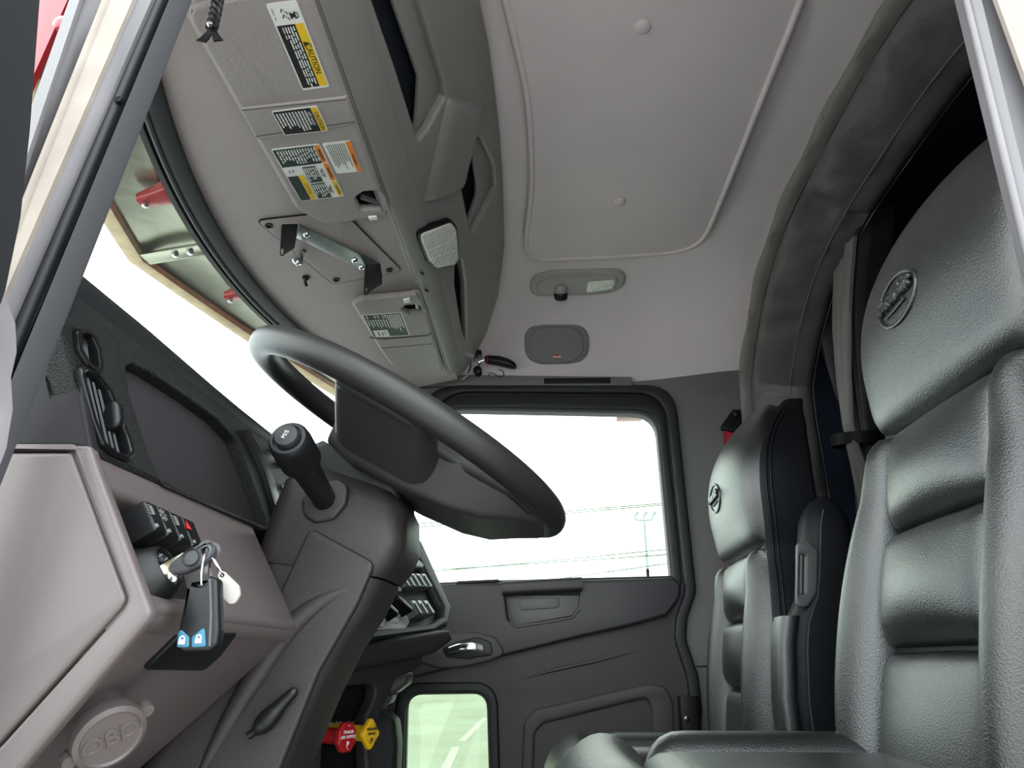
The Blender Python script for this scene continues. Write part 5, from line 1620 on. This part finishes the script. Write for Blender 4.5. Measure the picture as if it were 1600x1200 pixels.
def shroud(name, rows, m_, corner=0.026):
    secs = []
    for (xl, zl, xr, zr, hy) in rows:
        c_ = np.array([(xl + xr) / 2, 0.52, (zl + zr) / 2])
        hv = np.array([(xr - xl) / 2, 0, (zr - zl) / 2])
        hw = np.linalg.norm(hv)
        hv = hv / hw
        secs.append([c_ + hv * x + np.array([0, y, 0]) for x, y in rrect(hw, hy, min(corner, hy * 0.7), 5)])
    return loft(name, secs, m_, SCn, auto=50)


shroud('upper_shroud', [(-0.285, 0.850, -0.195, 0.815, 0.035), (-0.305, 0.845, -0.178, 0.805, 0.055), (-0.320, 0.825, -0.168, 0.785, 0.064), (-0.331, 0.78, -0.166, 0.745, 0.069), (-0.339, 0.742, -0.176, 0.722, 0.069), (-0.342, 0.728, -0.188, 0.708, 0.066)], 'column_black')
lsh = shroud('lower_shroud', [(-0.338, 0.728, -0.190, 0.706, 0.064), (-0.345, 0.69, -0.205, 0.672, 0.065), (-0.357, 0.65, -0.230, 0.632, 0.065), (-0.386, 0.60, -0.253, 0.583, 0.066), (-0.426, 0.535, -0.280, 0.512, 0.068), (-0.49, 0.42, -0.345, 0.39, 0.072), (-0.58, 0.2, -0.43, 0.17, 0.08), (-0.65, 0.02, -0.5, 0.0, 0.085)], 'column_black')
FCN = Frame((0, 0.4535, 0), (1, 0, 0), (0, 0, 1))
plate('side_cover', FCN, round_poly(FCN.px([(486, 824), (588, 880), (560, 945), (500, 1050), (436, 1210), (318, 1210), (385, 1050), (425, 960)]), 0.010, 3), (), 0.012, 0.004, 'column_black', lsh, top=0.006, bres=3)
# swept ridge on the cover
pts = [FCN.p(*q, 0.0) for q in FCN.px([(560, 915), (505, 940), (452, 985), (400, 1060), (352, 1140), (310, 1220)])]
sp2 = spline(pts, 8)
tube('swept_ridge', sp2, [0.004 + 0.010 * math.sin(math.pi * min(1, k / (len(sp2) - 1) * 1.0)) for k in range(len(sp2))], 'column_black', lsh, seg=12)
# stalk
FSK = Frame((0, 0.449, 0), (1, 0, 0), (0, 0, 1))
plate('stalk_collar', FSK, round_poly(FSK.px([(474, 806), (470, 782), (500, 752), (530, 748), (545, 758), (541, 788), (522, 812), (492, 818)]), 0.012, 4), (), 0.012, 0.004, 'column_black', SCn, top=0.003, bres=3)
b0_, t0_ = onY(508, 782, 0.452), onY(449, 684, 0.315)
ax = nrm(t0_ - b0_)
FST = Frame(t0_, nrm(np.cross((0, 1, 0), ax)), np.cross(ax, nrm(np.cross((0, 1, 0), ax))))
Ls = np.linalg.norm(t0_ - b0_)
stk = lathe('stalk', FST, [(0.0135, -Ls - 0.01), (0.0135, -Ls + 0.02), (0.0155, -0.060), (0.0180, -0.050), (0.0182, -0.0495), (0.0182, -0.049), (0.0215, -0.046), (0.0215, -0.012), (0.0205, -0.004), (0.018, -0.0005), (0.015, 0.0), (0.0145, -0.003), (0.0002, -0.003)], 'plastic_black', SCn, 30)
lathe('stalk_button', FST, [(0.0130, -0.004), (0.0130, 0.003), (0.0115, 0.0055), (0.008, 0.0065), (0.0002, 0.0068)], 'rubber', stk, 26)
text('button_mark', FST, 0, 0, 'M/S', 0.0062, 'print_grey', stk, ang=1.2, h=0.0068)
# tilt lever on the side of the shroud
lv = [onY(x, y, 0.437) for x, y in ((388, 1150), (404, 1138), (424, 1118), (442, 1098), (463, 1077))]
tube('tilt_lever', spline(lv, 5), [0.004] * 4 + [0.006, 0.008, 0.0095, 0.010, 0.0105, 0.0105, 0.010, 0.0095, 0.009, 0.008, 0.0075, 0.007, 0.0065, 0.006, 0.0055, 0.005, 0.003], 'plastic_black', SCn, seg=12)

# ================================================================= KEYS
FN = FFA.n
LK = FFA.p(la, lb, 0.006)
FKY = Frame(LK, FN, np.cross((0, -1, 0), FN))
KY = thing('ignition_key', 'black-headed key turned in the ignition lock', 'key', LK)
plate('key_blade', FKY, [(-0.012, -0.004), (0.026, -0.004), (0.026, 0.004), (-0.012, 0.004)], (), 0.0025, 0.0006, 'key_brass', KY, top=0.00125)
hpx = FKY.px([(263, 888), (292, 862), (320, 849), (334, 849), (338, 860), (333, 874), (318, 885), (290, 897), (272, 900)])
kh = plate('key_head', FKY, round_poly(hpx, 0.005, 4), [ell(*FKY.px([(326, 860)])[0], 0.004, 0.004, 14)], 0.010, 0.003, 'rubber_grey', KY, top=0.005, bres=3)
MATS['rubber_grey']
a, b = FKY.px([(304, 872)])[0]
tube('key_emblem', [FKY.p(a + 0.0062 * math.cos(t), b + 0.0062 * math.sin(t), 0.0052) for t in np.linspace(0, 2 * math.pi, 21)[:-1]], 0.0008, 'plastic_black', kh, closed=True, seg=6)
Yk = LK[1]
hx_, hb_ = FKY.px([(326, 860)])[0]
HOLE = FKY.p(hx_, hb_, 0)
FFO = Frame((0, Yk - 0.010, 0), (1, 0, 0), (0, 0, 1))


def fo(x, y, h=0.0):
    return FFO.p(*FFO.px([(x, y)])[0], h)


rc = (HOLE + fo(318, 912)) / 2
dv = HOLE - fo(318, 912)
ln_ = np.linalg.norm(dv)
dv = dv / ln_
o = tube('key_ring', [rc + dv * (ln_ / 2 + 0.003) * math.cos(t) + np.array([0.2, -0.98, 0]) * 0.010 * math.sin(t) for t in np.linspace(0, 2 * math.pi, 33)[:-1]], 0.0009, 'chrome', None, closed=True, seg=6)
tag(o, 'thin chrome split ring through the head of the ignition key', 'key ring')
FB_ = thing('remote_fob', 'black remote key fob with two blue buttons hanging from the key ring', 'key fob', fo(312, 1016))
fob_o = round_poly(FFO.px([(300, 906), (332, 901), (345, 906), (347, 985), (344, 1008), (332, 1017), (290, 1018), (280, 1008), (287, 970)]), 0.004, 3)
fbm = plate('fob_body', FFO, fob_o, [ell(*FFO.px([(316, 911)])[0], 0.006, 0.0028, 14, 0.1)], 0.012, 0.003, 'plastic_black', FB_, top=0.006, bres=3)
tube('side_groove', [fo(x, y, 0.0055) for x, y in ((333, 906), (335, 960), (333, 1010))], 0.0012, 'rubber_grey', fbm, seg=6)
for pts in ([(286, 990), (290, 984), (303, 996), (303, 1012), (284, 1012)], [(307, 996), (324, 982), (327, 984), (329, 1011), (307, 1012)]):
    bt = plate('fob_button', FFO, round_poly(FFO.px(pts), 0.0015, 2), (), 0.003, 0.0008, 'fob_blue', fbm, top=0.0078)
    c_ = np.mean(np.array(FFO.px(pts)), 0) - np.array([0, 0.0015])
    quads2d('lock_mark', FFO, [[(c_[0] - 0.0022, c_[1] - 0.002), (c_[0] + 0.0022, c_[1] - 0.002), (c_[0] + 0.0022, c_[1] + 0.001), (c_[0] - 0.0022, c_[1] + 0.001)]], 'print_white', bt, 0.0079)
    tube('lock_shackle', [FFO.p(c_[0] + 0.0017 * math.cos(t), c_[1] + 0.001 + 0.0024 * math.sin(t), 0.0081) for t in np.linspace(0, math.pi, 9)], 0.0005, 'print_white', bt, seg=5)
FTG = Frame((0, Yk + 0.006, 0), (1, 0, 0), (0, 0, 1))
o = plate('key_tag', FTG, round_poly(FTG.px([(344, 895), (350, 892), (374, 915), (376, 930), (368, 943), (360, 945), (342, 930), (341, 912)]), 0.004, 4), [ell(*FTG.px([(348, 899)])[0], 0.0018, 0.0018, 10)], 0.004, 0.001, 'white_tag', None, top=0.002)
tag(o, 'white plastic key tag hanging beside the black fob', 'key tag')
pa = FTG.p(*FTG.px([(348, 899)])[0], 0)
mid = (HOLE + pa) / 2
o = tube('tag_ring', [mid + (HOLE - pa) * 0.54 * math.cos(t) + np.array([0.1, -0.9, 0.1]) * 0.004 * math.sin(t) for t in np.linspace(0, 2 * math.pi, 25)[:-1]], 0.0006, 'chrome', None, closed=True, seg=5)
tag(o, 'fine wire ring holding the white key tag', 'key ring')

# ================================================================= NEAR DOOR FRAME
A3 = thing('trim_3', 'front edge of the open driver door frame with rubber seal and dusty bands', 'door frame', (-0.35, 0.06, 0.4), kind=ST)


def line3(px3, Y):
    """fit a straight edge in the plane Y through pixel points, return end points at Z 0.35 and 1.62"""
    q = np.array([onY(x, y, Y) for x, y in px3])
    c = np.polyfit(q[:, 2], q[:, 0], 1)
    return [np.array([np.polyval(c, z), Y, z]) for z in np.linspace(0.35, 1.62, 12)]


def band(name, la_, Ya, lb_, Yb, m_, parent, th=0.004, away=1):
    A_, B_ = line3(la_, Ya), line3(lb_, Yb)
    t_ = np.array([0, th, 0])
    loft(name, [[a_, b_, b_ + t_, a_ + t_] for a_, b_ in zip(A_, B_)], m_, parent)


e0 = [(293, 0), (218, 200), (106, 470)]
e1 = [(262, 0), (166, 250), (78, 440)]
e2 = [(235, 0), (131, 250), (44, 430)]
e3 = [(205, 0), (104, 250), (12, 440)]
e4 = [(168, 0), (74, 250), (20, 370)]
e5 = [(124, 0), (50, 220)]
e6 = [(108, 0), (44, 180)]
band('seal_lip', e0, 0.085, e1, 0.070, 'rubber_grey', A3)
band('seal_groove', e1, 0.085, e2, 0.085, 'rubber', A3)
tube('seal_bulb', line3([(248, 0), (149, 250), (62, 435)], 0.080), 0.006, 'rubber', A3, seg=10)
band('inner_flange', e2, 0.070, e3, 0.062, 'bare_metal', A3)
band('dusty_band', e3, 0.058, e4, 0.058, 'dusty_seal', A3)
band('outer_groove', e4, 0.072, e5, 0.062, 'bare_metal', A3)
tube('groove_ridge', line3(e4, 0.060), 0.004, 'dusty_seal', A3, seg=8)
band('outer_flange', e5, 0.055, e6, 0.055, 'pale_trim', A3)
for z in (0.93,):
    p = onY(189, 160, 0.078)
    lathe('screw', Frame(p, (1, 0, 0), (0, 0, 1)), [(0.003, 0), (0.003, 0.004), (0.0002, 0.004)], 'plastic_black', A3, 8)
RC = thing('red_cab_skin', 'red painted cab corner outside the driver door frame', 'cab panel', (-0.45, 0.1, 0.4))
q = [onY(x, y, 0.10) for x, y in ((150, 0), (62, 0), (40, 190), (100, 190))]
secs = []
for z in np.linspace(0.75, 1.62, 10):
    x0 = np.interp(z, [q[2][2], q[1][2]], [q[2][0], q[1][0]]) if z < q[1][2] else q[1][0] + (z - q[1][2]) * 0.12
    x0 = np.interp(z, [0.75, 1.62], [-0.56, -0.47])
    secs.append([(x0 + 0.085, 0.098, z), (x0 + 0.05, 0.088, z), (x0, 0.09, z), (x0 - 0.04, 0.098, z), (x0 - 0.04, 0.104, z), (x0 + 0.085, 0.104, z)])
sk = loft('painted_skin', secs, 'red_paint', RC)
lathe('rivet', Frame(onY(95, 35, 0.087), (1, 0, 0), (0, 0, 1)), [(0.007, -0.004), (0.007, 0.001), (0.004, 0.003), (0.0002, 0.0035)], 'red_paint', RC, 14)

A4 = thing('trim_4', 'rear edge of the open driver door frame, pale metal', 'door frame', (0.36, 0.06, 0.4), kind=ST)
f0 = [(1497, 0), (1593, 393)]
f1 = [(1510, 0), (1600, 370)]
f2 = [(1534, 0), (1612, 320)]
f3 = [(1558, 0), (1602, 120)]
f4 = [(1640, 0), (1680, 120)]
band('inner_lip', f0, 0.085, f1, 0.07, 'bare_metal', A4)
band('flange', f1, 0.07, f2, 0.066, 'pale_trim', A4)
tube('flange_ridge', line3(f1, 0.068), 0.003, 'bare_metal', A4, seg=8)
band('groove', f2, 0.075, f3, 0.07, 'bare_metal', A4)
band('outer_band', f3, 0.055, f4, 0.055, 'dusty_seal', A4)

# open driver door, hinged at the front: only its dark window post shows
D2 = thing('door_2', 'open driver door with a dark window post and pale inner trim', 'door', (-0.4, -0.3, 0.2), kind=ST)
pp = [onY(x, y, -0.06) for x, y in ((63, -160), (62, 0), (47, 200), (32, 340), (8, 455), (-30, 560))]
secs = []
for p in pp:
    secs.append([p + np.array([dx, dy, 0]) for dx, dy in ((0.0, 0.0), (-0.006, 0.006), (-0.02, 0.008), (-0.05, 0.0), (-0.055, -0.08), (-0.045, -0.09), (-0.006, -0.008))])
loft('window_post', secs, 'matt_black', D2)
pp = [(onY(x, y, -0.03), w) for x, y, w in ((-30, 440, 0.004), (8, 462, 0.012), (24, 505, 0.02), (26, 550, 0.022), (17, 590, 0.02), (20, 640, 0.02), (10, 700, 0.02), (-20, 780, 0.01))]
loft('inner_trim', [[p + np.array([dx, dy, 0]) for dx, dy in ((0, 0), (-0.004, -w), (-0.03 - w, -0.05), (-0.06, -0.03), (-0.03, 0.01))] for p, w in pp], 'pale_trim', D2)
FDD = Frame((-0.335, -0.08, 0), nrm((-0.22, -0.97, 0)), (0, 0, 1))
plate('door_panel', FDD, [(0.0, -0.35), (0.85, -0.35), (0.85, 0.72), (0.0, 0.72)], (), 0.05, 0.008, 'door_lower', D2, top=-0.03)
ring('window_frame', FDD, [(0.03, 0.72), (0.85, 0.72), (0.80, 1.42), (0.12, 1.42)], [(0.09, 0.75), (0.80, 0.75), (0.75, 1.37), (0.16, 1.37)], 0.04, 0.008, 'rubber', D2, top=-0.03)
plate('window_pane', FDD, [(0.09, 0.75), (0.80, 0.75), (0.75, 1.37), (0.16, 1.37)], (), 0.004, 0, 'window_glass', D2, top=-0.05)

# ================================================================= OUTER CAB SHELL (edges of it show past the door frame)
RS = thing('trim_6', 'red painted outer roof and side skin of the cab', 'cab shell', (0.2, CY, 1.9), kind=ST)
secs = []
for y in np.linspace(0.03, 2.07, 25):
    yy = min(max(y, 0.2), 1.9)
    f_ = FH.p(yy, gb(yy) - 0.005, -0.055)
    f_[1] = y
    dr = 0.16 * (abs(y - CY) / 1.02) ** 6
    secs.append([f_, (f_[0] + 0.03, y, 1.72 - dr * 0.5), (f_[0] + 0.12, y, 1.86 - dr), (-0.2, y, 1.93 - dr), (0.5, y, 1.96 - dr), (0.9, y, 1.99 - dr)])
loft('roof_skin', secs, 'red_paint', RS, closed=False, caps=False)
plate('side_skin', Frame((0, 0.052, 0), (1, 0, 0), (0, 0, 1)), [(0.47, -0.4), (1.77, -0.4), (1.77, 2.15), (0.9, 2.15), (0.47, 1.86)], (), 0.012, 0.002, 'red_paint', RS)
hdr = [(-0.30, 0.0), (0.47, 0.0), (0.47, 0.30), (-0.42, 0.30)]
plate('door_header', Frame((0, 0.062, 1.56), (1, 0, 0), (0, 0, 1)), hdr, (), 0.03, 0.006, 'pale_trim', RS)
tube('header_seal', [(x, 0.09, 1.565) for x in np.linspace(-0.30, 0.46, 12)], 0.012, 'rubber', RS, seg=8)
plate('pillar_infill', Frame((0, 0.078, 0), (1, 0, 0), (0, 0, 1)), [(0.375, 0.2), (0.50, 0.2), (0.50, 1.62), (0.44, 1.62), (0.385, 0.9)], (), 0.01, 0.002, 'bare_metal', RS)
